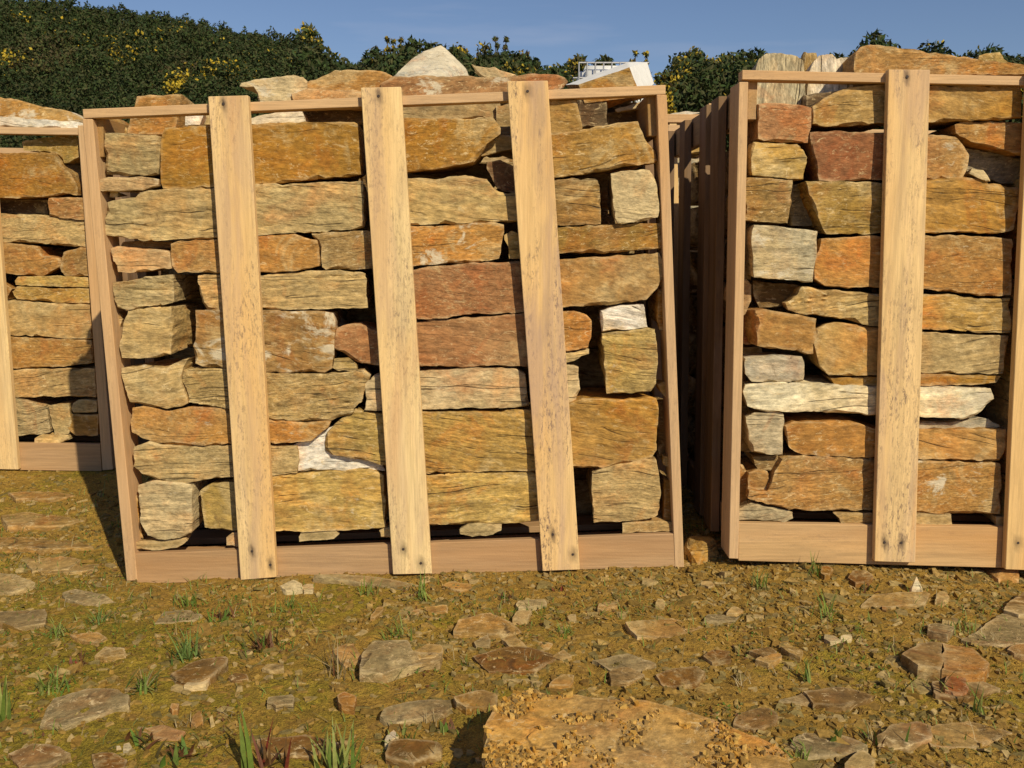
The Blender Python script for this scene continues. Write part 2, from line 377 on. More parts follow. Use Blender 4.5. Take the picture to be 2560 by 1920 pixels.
def finish(co, fc, c, streak, white, label, name, cat, group, tint=None, matk='stone', r=None):
    o = mesh_obj(name, co, fc, M[matk])
    o.data.set_sharp_from_angle(angle=R(38))
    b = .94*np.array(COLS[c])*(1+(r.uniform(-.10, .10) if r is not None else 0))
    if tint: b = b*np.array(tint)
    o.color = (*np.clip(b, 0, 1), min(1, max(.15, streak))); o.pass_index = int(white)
    return setp(o, label, cat, group)
def hull_stone(pts, c, streak, white, label, name='stone_block', cat='stone', group=None, vox=.008, amp=1.0, axis=2, tint=None):
    CNT[0] += 1; seed = CNT[0]
    bm = bmesh.new()
    for p in pts: bm.verts.new(tuple(p))
    bmesh.ops.convex_hull(bm, input=bm.verts[:])
    for v in [v for v in bm.verts if not v.link_faces]: bm.verts.remove(v)
    bm.verts.index_update(); V = [tuple(v.co) for v in bm.verts]; Fc = [tuple(v.index for v in f.verts) for f in bm.faces]; bm.free()
    co, no, fc = remesh(V, Fc, vox); co = roughen(co, no, streak, amp, axis, seed)
    return finish(co, fc, c, streak, white, label, name, cat, group, tint, 'stone_v' if axis == 0 else 'stone', np.random.RandomState(seed))
# board: a quad seen from the front (tl,tr,br,bl world points) with a thickness along +Y
def board(name, q, th, grain, tint, dirt, parent, nails=(), cell=.012, wav=.0012, label=None):
    q = [np.array(p, float) for p in q]
    w = (np.linalg.norm(q[1]-q[0])+np.linalg.norm(q[2]-q[3]))/2; h = (np.linalg.norm(q[3]-q[0])+np.linalg.norm(q[2]-q[1]))/2
    def lat(Ln):
        b = min(.0016, Ln*.1); n = max(1, min(90, int(Ln/cell))); return np.concatenate([[0], np.linspace(b/Ln, 1-b/Ln, n+1), [1]])
    U, Vv, Wt = lat(w), lat(h), lat(th)
    nu, nv, nw = len(U), len(Vv), len(Wt); idx = {}; V = []; Fc = []
    def vid(i, j, k):
        key = (i, j, k)
        if key not in idx:
            ed = (i in (0, nu-1))+(j in (0, nv-1))+(k in (0, nw-1))
            u, v, t = U[i], Vv[j], Wt[k]
            if ed >= 2:
                s = .45 if ed == 2 else .6
                if i in (0, nu-1): u += (U[1]*s if i == 0 else -U[1]*s)
                if j in (0, nv-1): v += (Vv[1]*s if j == 0 else -Vv[1]*s)
                if k in (0, nw-1): t += (Wt[1]*s if k == 0 else -Wt[1]*s)
            p = (q[0]*(1-u)+q[1]*u)*(1-v)+(q[3]*(1-u)+q[2]*u)*v + np.array((0, th*t, 0))
            idx[key] = len(V); V.append(p)
        return idx[key]
    for i in range(nu-1):
        for j in range(nv-1):
            for k, fl in ((0, 0), (nw-1, 1)):
                f = [vid(i, j, k), vid(i, j+1, k), vid(i+1, j+1, k), vid(i+1, j, k)]; Fc.append(f[::-1] if fl else f)
    for i in range(nu-1):
        for k in range(nw-1):
            for j, fl in ((0, 0), (nv-1, 1)):
                f = [vid(i, j, k), vid(i+1, j, k), vid(i+1, j, k+1), vid(i, j, k+1)]; Fc.append(f[::-1] if fl else f)
    for j in range(nv-1):
        for k in range(nw-1):
            for i, fl in ((0, 0), (nu-1, 1)):
                f = [vid(i, j, k), vid(i, j, k+1), vid(i, j+1, k+1), vid(i, j+1, k)]; Fc.append(f[::-1] if fl else f)
    V = np.array(V); seed = len(bpy.data.objects)
    sc = np.full(3, 9.); sc['xyz'.index(grain)] = 1.6
    V = V + np.stack([vnoise(V*sc+seed, 1), vnoise(V*sc+seed+5, 2), vnoise(V*sc+seed+9, 3)], 1)*wav
    st = np.zeros(len(V))
    for nx, nz in nails:
        dx = (V[:, 0]-nx)/.011; dz = (V[:, 2]-nz)/.027; on = V[:, 1] < q[0][1]+th*.5
        st = np.maximum(st, np.where(on, np.clip(1.15-np.sqrt(dx*dx+dz*dz), 0, 1)**1.2, 0))
    o = mesh_obj(name, V, np.array(Fc), M['wood_'+grain], parent, smooth=False, attrs={'stain': st})
    o.color = (*tint, dirt)
    for nx, nz in nails:
        bm = bmesh.new(); bmesh.ops.create_cone(bm, cap_ends=True, segments=12, radius1=.0042, radius2=.0036, depth=.0022, matrix=Matrix.Translation((nx, q[0][1]-.0006, nz)) @ Matrix.Rotation(R(90), 4, 'X'))
        bm.verts.index_update(); nb = mesh_obj('nail', np.array([v.co[:] for v in bm.verts]), [tuple(v.index for v in f.verts) for f in bm.faces], M['nail'], None, smooth=False); bm.free()
        nb.parent = o; nb.location = nb.location - o.location - (parent.location if parent is not None else Vector())
    if label: o['label'] = label
    return o
def qd(s, Y): return [at(x, y, Y) for x, y in px(s)]
def shifted(o, name, dy, parent, dx=0, dz=0):
    c = o.copy(); COL.objects.link(c); c.name = name; c.parent = parent; c.location = o.location+Vector((dx, dy, dz)); return c
SLAT = (.77, .56, .28); PINK = (.44, .28, .145); EDGE = (.60, .40, .215)
# ================================================================== GROUND, HILL
def grid_sheet(name, xs, ys, zf, mat, **kw):
    X, Y = np.meshgrid(xs, ys); Z = zf(X, Y); V = np.stack([X, Y, Z], -1).reshape(-1, 3)
    nx, ny = len(xs), len(ys); i = np.arange(nx*ny).reshape(ny, nx)
    Fc = np.stack([i[:-1, :-1], i[:-1, 1:], i[1:, 1:], i[1:, :-1]], -1).reshape(-1, 4)
    return mesh_obj(name, V, Fc, mat, loc=np.zeros(3), **kw)
def ground_full(X, Y):
    P = np.stack([X.ravel(), Y.ravel(), np.zeros(X.size)], 1); near = np.clip(1-(np.hypot(P[:, 0], P[:, 1]-2)-2.4)/2, 0, 1)
    d = .009*fbm(P*7, 3, 2)*(.45+.55*np.clip((2.5-P[:, 1])/.3, 0, 1)) + .004*fbm(P*33, 3, 6)*near
    return ground_z(X, Y) + d.reshape(X.shape)
xs = np.concatenate([[-300, -120, -50, -20, -10, -6, -4, -3], np.arange(-2.4, 2.4, .013), [3, 4, 6, 10, 20, 50, 120, 300]])
ys = np.concatenate([[-200, -60, -20, -6, -2, 0, .6], np.arange(1.0, 4.4, .013), [4.8, 5.5, 7, 9, 12, 20, 50, 120, 400]])
setp(grid_sheet('ground', xs, ys, ground_full, M['ground']), kind='structure')
def crest(x):
    return np.interp(x, [-30, -14, -8.6, -7.4, -6.9, -5.3, -4.1, -3.2, -2.55, -1.6, 0, 3, 5, 12, 30], [4.4, 4.4, 4.4, 4.33, 4.3, 4.1, 3.9, 3.66, 3.25, 2.4, 2.3, 2.3, 2.3, 2.1, 1.6])
def hill_z(X, Y):
    t = np.clip((Y-9.3)/6.2, 0, 1); t = t*t*(3-2*t)*.35+.65*t
    z = .05 + .35*np.clip((Y-7.5)/2, 0, 1) + (crest(X*15.5/np.maximum(Y, 10))-.4)*t
    P = np.stack([X.ravel(), Y.ravel(), 0*X.ravel()], 1)
    return z + (.02*fbm(P*.6, 3, 4)).reshape(X.shape)*np.clip((Y-8)/2, 0, 1)
setp(grid_sheet('hillside', np.arange(-24, 20, .35), np.concatenate([[7.2, 7.6, 8, 8.5, 9], np.arange(9.3, 17, .3), [18, 20, 25, 40, 80]]), hill_z, M['hill']), kind='structure')
def leaf_mesh(C, N, size, r, elong=1.6):
    n = len(C); a = r.normal(size=(n, 3)); a /= np.linalg.norm(a, axis=1)[:, None]
    a = a+N*.5; a /= np.linalg.norm(a, axis=1)[:, None]
    b = np.cross(a, r.normal(size=(n, 3))); b /= np.linalg.norm(b, axis=1)[:, None]; c = np.cross(a, b)
    s = size*r.uniform(.6, 1.4, (n, 1))
    V = np.stack([C-b*s*elong*.5, C+c*s*.35, C+b*s*elong*.5+a*s*.2, C-c*s*.35], 1).reshape(-1, 3)
    return V, np.arange(4*n).reshape(n, 4)
# gorse covering the hill: one mass
r = np.random.RandomState(3)
n = 720000
X = r.uniform(-15, 3.2, n); Y = r.uniform(9.6, 16.4, n); keep = X > -Y*.72-.8; X, Y = X[keep], Y[keep]
P = np.stack([X, Y, 0*X], 1)
mound = .14+.09*np.abs(vnoise(P*1.3, 40))+.14*np.abs(vnoise(P*3.3, 41))+.12*vnoise(P*8, 42)+.08*vnoise(P*19, 43)
Z = hill_z(X, Y) + mound - np.abs(r.normal(0, .09, len(X))) + .02
V, Fc = leaf_mesh(np.stack([X, Y, Z], 1), np.array((0, -.4, 1.)), .032, r)
lightmask = vnoise(P*1.1+50, 60) > .28
sel = np.where(~lightmask)[0]; Fa = Fc[sel]; used = Fa.ravel()
setp(mesh_obj('gorse_scrub', V[used], np.arange(len(used)).reshape(-1, 4), M['gorse'], smooth=False), 'dense dark green gorse scrub covering the hillside behind the crates', 'scrub', kind='stuff')
sel = np.where(lightmask)[0]; used = Fc[sel].ravel()
setp(mesh_obj('bramble_scrub', V[used], np.arange(len(used)).reshape(-1, 4), M['gorse_light'], smooth=False), 'paler olive brambles in patches among the dark gorse on the hillside', 'scrub', kind='stuff')
# yellow bloom patches on the hill
C = []
for pxx, pyy, rad, cnt in ((8, 155, .22, 380), (290, 110, .30, 150), (300, 150, .16, 120), (455, 200, .10, 170), (430, 218, .08, 90), (555, 180, .24, 420), (60, 48, .18, 60), (165, 75, .25, 60), (700, 150, .3, 60), (620, 75, .2, 70), (440, 85, .2, 40), (820, 150, .3, 200), (860, 165, .25, 200), (550, 118, .2, 30), (360, 100, .3, 40)):
    best = None
    for yy in np.arange(9.7, 16.2, .1):
        p = at(pxx, pyy, yy)
        if p[2] < hill_z(np.array([p[0]]), np.array([yy]))[0]+.28: best = p; break
    if best is None: continue
    q = best + r.normal(size=(int(cnt*.7), 3))*np.array((rad, rad*.6, rad*.7))*.8
    hz_ = hill_z(q[:, 0], q[:, 1]); C.append(q[q[:, 2] < hz_+.42])
C = np.concatenate(C); C[:, 2] = np.maximum(C[:, 2], hill_z(C[:, 0], C[:, 1])+.15)
V, Fc = leaf_mesh(C, np.array((0, -.6, .6)), .042, r, 1.1)
setp(mesh_obj('gorse_blossom', V, Fc, M['flower'], smooth=False), 'scattered yellow gorse blossom on the dark hillside scrub', 'blossom', kind='stuff')
# skyline twigs
def tube(pts, rad, seg=5):
    pts = np.array(pts); V = []; Fc = []
    for i, p in enumerate(pts):
        d = pts[min(i+1, len(pts)-1)]-pts[max(i-1, 0)]; d = d/np.linalg.norm(d)
        a = np.cross(d, (0.3, .9, .1)); a /= np.linalg.norm(a); b = np.cross(d, a)
        rr = rad[i] if hasattr(rad, '__len__') else rad
        for s in range(seg):
            t = 2*math.pi*s/seg; V.append(p+rr*(a*math.cos(t)+b*math.sin(t)))
        if i:
            for s in range(seg): Fc.append(((i-1)*seg+s, (i-1)*seg+(s+1) % seg, i*seg+(s+1) % seg, i*seg+s))
    return V, Fc
def merge(parts):
    V = []; Fc = []
    for v, f in parts:
        o = len(V); V += list(v); Fc += [tuple(i+o for i in q) for q in f]
    return np.array(V), Fc
# individual shrubs along the skyline
def shrub(x0, x1, ytop, Yd, yellow, seed, label, spiky=0, light=.3, airy=0):
    r = np.random.RandomState(seed)
    a = at(x0, ytop, Yd); b = at(x1, ytop, Yd); w = b[0]-a[0]; zt = a[2]; cx = (a[0]+b[0])/2
    zb = float(hill_z(np.array([cx]), np.array([Yd]))[0])-.05; H = zt-zb
    root = empty('gorse_bush', (cx, Yd, zb), label, 'bush', 'gorse bushes along the skyline')
    lobes = []
    nl = 34+int(w*26)
    for i in range(nl):
        u = r.uniform(-1, 1); hh = (1-.26*abs(u)**2.4)*(1-.62*r.uniform()**1.5)
        lobes.append((cx+u*w*.44*(1.1-.45*hh), Yd+r.uniform(-.4, .4)*min(w, 1), zb+(H-.10)*hh-.22*bool(spiky), r.uniform(.09, .16)*(1.2-.45*hh)*(.8+.4*min(w, 1.2))))
    for i in range(spiky):
        u = (i+.5)/spiky*2-1
        for t in np.linspace(0, 1, 5): lobes.append((cx+u*w*.36+r.normal(0, .01), Yd, zt-(1-t)*.42-r.uniform(0, .04), .028+.035*(1-t)))
    parts = [tube([(cx, Yd, zb-.1), (cx+.03, Yd, zb+H*.3), (cx+.02, Yd, zb+H*.55)], [.035, .025, .012])]
    for lx, ly, lz, lr in lobes:
        m = np.array((cx, Yd, zb+H*.15)); e = np.array((lx, ly, lz)); mid = (m+e)/2+np.array((0, 0, -.05))
        parts.append(tube([m, mid, e, e+np.array((r.normal(0, .03), 0, lr*.9))], [.012, .008, .005, .002], 4))
    V, Fc = merge(parts); mesh_obj('trunk', V, Fc, M['twig'], root)
    C = []; 
    for lx, ly, lz, lr in lobes:
        k = int(90*(lr/.1)**1.7*(.6 if airy else 1))+22
        d = r.normal(size=(k, 3)); d /= np.linalg.norm(d, axis=1)[:, None]
        C.append(np.array((lx, ly, lz))+d*lr*r.uniform(.35, 1.25, (k, 1))*np.array((1, 1, .9)))
    C = np.concatenate(C); isf = (r.uniform(size=len(C)) < yellow*(.3+1.4*(vnoise(C*3.5, seed) > 0)))
    V, Fc = leaf_mesh(C[~isf], np.array((0, -.2, .4)), .040, r, 1.7)
    mesh_obj('crown', V, Fc, M['gorse_light'] if r.uniform() < light else M['gorse'], root, smooth=False)
    if isf.sum() > 10:
        V, Fc = leaf_mesh(C[isf]+np.array((0, -.02, .01)), np.array((0, -.5, .5)), .036, r, 1.1)
        mesh_obj('blossom', V, Fc, M['flower'], root, smooth=False)
SH = [(905, 965, 118, 12.5, .45, 'small gorse bush full of yellow bloom at the low end of the hill', 0, 1, 0),
      (950, 1022, 98, 12.3, .12, 'bush with thin upright leaders between the hill and the pointed pale rock', 3, 1, 1),
      (985, 1030, 130, 11.8, .35, 'low yellow flowering gorse bush touching the left slope of the pointed pale rock', 0, 1, 0),
      (1112, 1185, 100, 12.0, .25, 'dark gorse bush with a little yellow, just right of the pointed pale rock', 0, .2, 0),
      (1180, 1232, 103, 12.4, .22, 'rounded dark gorse bush second to the right of the pointed pale rock', 0, .2, 0),
      (1222, 1282, 92, 12.2, .08, 'tallest thin greyish bush on the skyline above the pale curved shard', 2, .9, 1),
      (1262, 1356, 122, 11.9, .5, 'broad yellow flowering gorse bush above the right end of the pale curved shard', 0, 1, 0),
      (1366, 1412, 152, 12.2, .45, 'smallest yellow gorse bush alone in the dip of the skyline', 0, 1, 0),
      (1408, 1480, 133, 12.9, .4, 'gorse bush just left of and behind the white tank cage', 0, 1, 0),
      (1470, 1560, 138, 13.5, .3, 'gorse bush rising behind the white tank cage', 0, .6, 0),
      (1558, 1645, 134, 12.3, .2, 'greyish bush directly behind the white-topped tilted block', 2, .9, 1),
      (1632, 1700, 166, 10.3, .85, 'brightest yellow gorse bush right of the white-topped tilted block', 0, 1, 0),
      (1680, 1735, 146, 12.2, .1, 'upright dark bush above the gap between the crates', 2, .2, 0),
      (1725, 1795, 148, 12.0, .15, 'broad dark bush above the gap, nearer the right crate', 0, .1, 0),
      (1785, 1870, 154, 12.1, .35, 'dark bush with yellow tips beside the top corner of the right crate', 0, .4, 0),
      (1860, 1960, 158, 12.0, .3, 'bush mostly hidden behind the striated stone on the right crate', 0, .4, 0)]
for i, s in enumerate(SH): shrub(*s[:5], 100+i, s[5], s[6], s[7], s[8])
# lower thicket that fills the foot of the row
r = np.random.RandomState(5); n = 130000
X = r.uniform(-2.3, 8.5, n); Y = r.uniform(10.2, 12.4, n)
top = 2.92+.10*np.clip((X-1.7)/.3, 0, 1)+.18*vnoise(np.stack([X*1.7, Y, 0*X], 1), 70)+.16*vnoise(np.stack([X*4.5, Y, 0*X], 1), 71)
top = top + np.where(X < -1.2, (-X-1.2)*.22, 0)
Z = top - (Y-11.3)**2*.45 - np.abs(r.normal(0, .16, n)) - .8*r.uniform(0, 1, n)**2.6
k = ~((X > .62) & (X < 1.75) & (Y > 10.3) & (Y < 12.2)); X, Y, Z = X[k], Y[k], Z[k]
V, Fc = leaf_mesh(np.stack([X, Y, Z], 1), np.array((0, -.5, .8)), .045, r)
setp(mesh_obj('thicket', V, Fc, M['gorse'], smooth=False), 'low dark thicket at the foot of the row of gorse bushes', 'scrub', kind='stuff')
C = np.stack([X, Y, Z+.02], 1)[(vnoise(np.stack([X*2.3, Y*2, Z*2.5], 1), 77) > .45)][:7000]
V, Fc = leaf_mesh(C, np.array((0, -.6, .5)), .036, r, 1.1)
setp(mesh_obj('thicket_blossom', V, Fc, M['flower'], smooth=False), 'yellow bloom sprinkled over the low thicket', 'blossom', kind='stuff')

# white caged tank seen between the bushes and the tilted block
YT = 10.9; p0 = at(1447, 157, YT); p1 = at(1622, 157, YT); zb = 1.15
tank = empty('water_tank', ((p0[0]+p1[0])/2, YT+.5, zb), 'white plastic tank in a metal cage behind the middle crate', 'tank')
def box(x0, x1, y0, y1, z0, z1):
    V = [(x, y, z) for z in (z0, z1) for y in (y0, y1) for x in (x0, x1)]
    return V, [(0, 2, 3, 1), (4, 5, 7, 6), (0, 1, 5, 4), (2, 6, 7, 3), (0, 4, 6, 2), (1, 3, 7, 5)]
zt = p0[2]; tz = zt-.015
bm = bmesh.new(); bmesh.ops.create_cube(bm, size=1, matrix=Matrix.Translation(((p0[0]+p1[0])/2, YT+.5, (zb+tz)/2)) @ Matrix.Diagonal((p1[0]-p0[0]-.04, .95, tz-zb, 1)))
bmesh.ops.bevel(bm, geom=bm.edges[:], offset=.06, segments=3, affect='EDGES'); bm.verts.index_update()
mesh_obj('tank_body', np.array([v.co[:] for v in bm.verts]), [tuple(v.index for v in f.verts) for f in bm.faces], M['plastic'], tank); bm.free()
X0, X1 = p0[0], p1[0]
parts = [tube([(X0, y, z), (X1, y, z)], .011) for y in (YT, YT+1.0) for z in (zt, zt-.16, zt-.45, zt-.7, zt-.95)]
parts += [tube([(x, YT-.02, zb), (x, YT-.02, zt)], .009) for x in np.arange(X0, X1+.01, .09)] + [tube([(x, YT+1.02, zb), (x, YT+1.02, zt)], .009) for x in np.arange(X0, X1+.01, .21)]
V, Fc = merge(parts); mesh_obj('cage', V, Fc, M['steel'], tank)
V, Fc = merge([box(X0, X1, YT-.05, YT+1.05, zb-.12, zb)]); mesh_obj('pallet', V, Fc, M['wood_x'], tank, smooth=False).color = (*PINK, .5)
V, Fc = merge([box(X0-.3, X1+.3, YT-.3, YT+1.3, .3, zb-.12)])
bank = mesh_obj('concrete_plinth', V, Fc, simple('old_concrete', (.30, .28, .24)), smooth=False); setp(bank, 'plain concrete plinth under the caged white tank', 'plinth')

# ================================================================== CRATES
GM = 'wooden slatted crates full of building stone'
def crate_tail(root, kids, depth, sides):
    """repeat the side boards and front boards towards the back"""
    for o, name, offs in kids:
        for d in offs:
            c = shifted(o, name, d, root)
            if name == 'side_slat': c.color = (.22, .14, .075, .5)  # rear copies darkened: deep shade between the crates is put into their colour
# ---- middle crate
YM = 2.70; T = .024
a = at(320, 1455, YM+T); b = at(1700, 1415, YM+T)
mid = empty('stone_crate', ((a[0]+b[0])/2, YM+.5, 0.0), 'racked middle crate of pale boards with three leaning front slats', 'crate', GM)
board('front_slat', qd('A 884,112 1160,105 C 1362,1659 1085,1659', YM)[:2]+[at(691, 1443, YM), at(602, 1450, YM)], T, 'z', SLAT, .75, mid, nails=[tuple(at(*px('A 990,165')[0], YM)[[0, 2]]), tuple(at(630, 1378, YM)[[0, 2]]), tuple(at(676, 1412, YM)[[0, 2]])])
board('front_slat', [at(902, 219, YM), at(1002, 217, YM), at(1080, 1434, YM), at(983, 1436, YM)], T, 'z', (.80, .60, .31), .7, mid, nails=[tuple(at(946, 240, YM)[[0, 2]]), tuple(at(1008, 1373, YM)[[0, 2]]), tuple(at(1052, 1408, YM)[[0, 2]])])
board('front_slat', [at(1268, 202, YM), at(1370, 202, YM), at(1450, 1424, YM), at(1357, 1429, YM)], T, 'z', (.75, .53, .26), 1.25, mid, nails=[tuple(at(1319, 228, YM)[[0, 2]]), tuple(at(1382, 1336, YM)[[0, 2]]), tuple(at(1432, 1386, YM)[[0, 2]])], label='front slat with a wide streaky dark scrape, leaning the most')
tr = board('top_rail', [at(206, 273, YM+T), at(1664, 212, YM+T), at(1664, 236, YM+T), at(208, 296, YM+T)], .045, 'x', EDGE, .25, mid)
bb = board('bottom_board', [at(333, 1385, YM+T+.002), at(1688, 1334, YM+T+.002), at(1690, 1417, YM+T+.002), at(343, 1461, YM+T+.002)], T, 'x', PINK, .12, mid, nails=[])
sl = board('side_slat', [at(205, 297, YM+T), at(231, 297, YM+T), at(343, 1452, YM+T), at(316, 1453, YM+T)], .105, 'z', EDGE, .3, mid)
sr = board('side_slat', [at(1641, 237, YM+T), at(1666, 237, YM+T), at(1711, 1418, YM+T), at(1688, 1419, YM+T)], .105, 'z', EDGE, .3, mid)
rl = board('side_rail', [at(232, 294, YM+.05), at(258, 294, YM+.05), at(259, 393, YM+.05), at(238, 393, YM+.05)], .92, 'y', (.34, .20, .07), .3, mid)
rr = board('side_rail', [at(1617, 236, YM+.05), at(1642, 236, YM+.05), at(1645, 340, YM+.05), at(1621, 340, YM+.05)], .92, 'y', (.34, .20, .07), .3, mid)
board('side_board', [at(338, 1385, YM+.05), at(362, 1385, YM+.05), at(368, 1450, YM+.05), at(344, 1450, YM+.05)], .92, 'y', PINK, .2, mid)
board('side_board', [at(1662, 1335, YM+.05), at(1687, 1335, YM+.05), at(1688, 1412, YM+.05), at(1664, 1412, YM+.05)], .92, 'y', PINK, .2, mid)
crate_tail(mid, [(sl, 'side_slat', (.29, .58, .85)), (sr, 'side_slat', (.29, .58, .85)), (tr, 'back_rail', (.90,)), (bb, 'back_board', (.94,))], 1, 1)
for xx in (560, 1010, 1400): board('back_slat', [at(xx, 260, YM+T), at(xx+96, 256, YM+T), at(xx+140, 1420, YM+T), at(xx+44, 1424, YM+T)], T, 'z', SLAT, .4, mid).location.y += .98
zb = at(1000, 1372, YM+.05)[2]
for k in range(5):
    y0 = YM+.07+k*.18
    A_, B_ = at(345, 1392, YM+.05), at(1684, 1344, YM+.05)
    board('deck_board', [(A_[0], y0, A_[2]-.012), (B_[0], y0, B_[2]-.012), (B_[0], y0, B_[2]-.032), (A_[0], y0, A_[2]-.032)], .1, 'x', PINK, .3, mid, cell=.05)
# ---- right crate (continues out of the picture)
YR = 2.65
rgt = empty('stone_crate', (1.42, YR+.5, 0.06), 'taller right crate propped level on stones and cut by the photo edge', 'crate', GM)
def xw(px_, py_, Y): return at(px_, py_, Y)
board('front_slat', [at(2222, 174, YR), at(2325, 174, YR), at(2288, 1407, YR), at(2187, 1404, YR)], T, 'z', (.75, .53, .26), .95, rgt, nails=[tuple(at(2268, 192, YR)[[0, 2]]), tuple(at(2211, 1356, YR)[[0, 2]]), tuple(at(2253, 1357, YR)[[0, 2]])])
s2 = board('front_slat', [at(2572, 178, YR), at(2676, 180, YR), at(2616, 1428, YR), at(2513, 1424, YR)], T, 'z', (.72, .48, .21), .1, rgt, nails=[tuple(at(2545, 1357, YR)[[0, 2]])])
s3 = board('front_slat', [at(2962, 186, YR), at(3062, 188, YR), at(3000, 1440, YR), at(2900, 1438, YR)], T, 'z', SLAT, .5, rgt)
tr = board('top_rail', [at(1855, 175, YR+T), at(3330, 207, YR+T), at(3328, 230, YR+T), at(1855, 199, YR+T)], .045, 'x', EDGE, .3, rgt)
bb = board('bottom_board', [at(1846, 1307, YR+T+.002), at(3290, 1330, YR+T+.002), at(3288, 1440, YR+T+.002), at(1846, 1402, YR+T+.002)], T, 'x', (.56, .36, .17), .2, rgt)
sl = board('side_slat', [at(1848, 204, YR+T), at(1871, 204, YR+T), at(1846, 1397, YR+T), at(1822, 1396, YR+T)], .105, 'z', EDGE, .3, rgt)
sr = board('side_slat', [at(3320, 230, YR+T), at(3344, 230, YR+T), at(3312, 1440, YR+T), at(3290, 1440, YR+T)], .105, 'z', EDGE, .3, rgt)
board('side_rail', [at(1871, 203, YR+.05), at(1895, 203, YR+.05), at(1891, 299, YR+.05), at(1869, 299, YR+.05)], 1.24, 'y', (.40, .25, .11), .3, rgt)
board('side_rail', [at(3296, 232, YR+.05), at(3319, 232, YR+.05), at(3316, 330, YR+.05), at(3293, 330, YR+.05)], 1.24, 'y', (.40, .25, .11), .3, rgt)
board('side_board', [at(1846, 1310, YR+.05), at(1868, 1310, YR+.05), at(1866, 1388, YR+.05), at(1846, 1388, YR+.05)], 1.24, 'y', PINK, .2, rgt)
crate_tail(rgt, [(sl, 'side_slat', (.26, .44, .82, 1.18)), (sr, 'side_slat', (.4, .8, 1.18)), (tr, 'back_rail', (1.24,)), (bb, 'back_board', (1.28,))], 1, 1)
for k in range(7):
    y0 = YR+.07+k*.18; A_, B_ = at(1850, 1316, YR+.05), at(3285, 1340, YR+.05)
    board('deck_board', [(A_[0], y0, A_[2]-.012), (B_[0], y0, B_[2]-.012), (B_[0], y0, B_[2]-.032), (A_[0], y0, A_[2]-.032)], .1, 'x', PINK, .3, rgt, cell=.05)
# ---- left crate, further back
YL = 3.70
lft = empty('stone_crate', (-2.4, YL+.5, 0.07), 'left crate standing further back, half in the shadow of the middle crate', 'crate', GM)
board('front_slat', [at(-98, 322, YL), at(-22, 324, YL), at(45, 1174, YL), at(-32, 1172, YL)], T, 'z', SLAT, .35, lft, nails=[])
board('front_slat', [at(-392, 314, YL), at(-314, 316, YL), at(-240, 1170, YL), at(-318, 1168, YL)], T, 'z', SLAT, .5, lft)
tr = board('top_rail', [at(-820, 305, YL+T), at(194, 320, YL+T), at(194, 338, YL+T), at(-820, 322, YL+T)], .045, 'x', EDGE, .3, lft)
bb = board('bottom_board', [at(-760, 1098, YL+T+.002), at(250, 1110, YL+T+.002), at(254, 1178, YL+T+.002), at(-760, 1166, YL+T+.002)], T, 'x', PINK, .15, lft)
sr = board('side_slat', [at(194, 313, YL+T), at(213, 313, YL+T), at(282, 1174, YL+T), at(256, 1176, YL+T)], .105, 'z', EDGE, .3, lft)
s0 = board('side_slat', [at(-838, 310, YL+T), at(-820, 310, YL+T), at(-760, 1168, YL+T), at(-778, 1168, YL+T)], .105, 'z', EDGE, .3, lft)
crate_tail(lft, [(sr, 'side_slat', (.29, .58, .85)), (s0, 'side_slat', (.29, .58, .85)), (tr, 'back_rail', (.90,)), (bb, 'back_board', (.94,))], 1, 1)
for k in range(4):
    y0 = YL+.07+k*.22; A_, B_ = at(-758, 1104, YL+.05), at(248, 1116, YL+.05)
    board('deck_board', [(A_[0], y0, A_[2]-.012), (B_[0], y0, B_[2]-.012), (B_[0], y0, B_[2]-.032), (A_[0], y0, A_[2]-.032)], .1, 'x', PINK, .3, lft, cell=.05)
# ---- crate in the gap behind
YB = 4.05
gap = empty('stone_crate', (0.3, YB+.5, 0.08), 'rear crate glimpsed through the dark gap between the middle and right crates', 'crate', GM)
tr = board('top_rail', [at(990, 281, YB), at(1772, 286, YB), at(1772, 307, YB), at(990, 302, YB)], .045, 'x', EDGE, .3, gap)
board('front_slat', [at(1400, 280, YB-T), at(1466, 280, YB-T), at(1480, 1120, YB-T), at(1410, 1120, YB-T)], T, 'z', SLAT, .3, gap)
board('front_slat', [at(1674, 309, YB), at(1692, 309, YB), at(1712, 1120, YB), at(1694, 1120, YB)], T, 'z', SLAT, .3, gap)
sr = board('side_slat', [at(1772, 258, YB+T), at(1795, 258, YB+T), at(1800, 1120, YB+T), at(1778, 1120, YB+T)], .105, 'z', EDGE, .3, gap)
board('side_rail', [at(1692, 312, YB+.05), at(1708, 312, YB+.05), at(1708, 374, YB+.05), at(1692, 374, YB+.05)], .9, 'y', (.40, .25, .11), .3, gap)
bb = board('bottom_board', [at(990, 1058, YB), at(1772, 1062, YB), at(1776, 1122, YB), at(990, 1118, YB)], T, 'x', PINK, .2, gap)
crate_tail(gap, [(sr, 'side_slat', (.29, .58, .85)), (tr, 'back_rail', (.90,))], 1, 1)
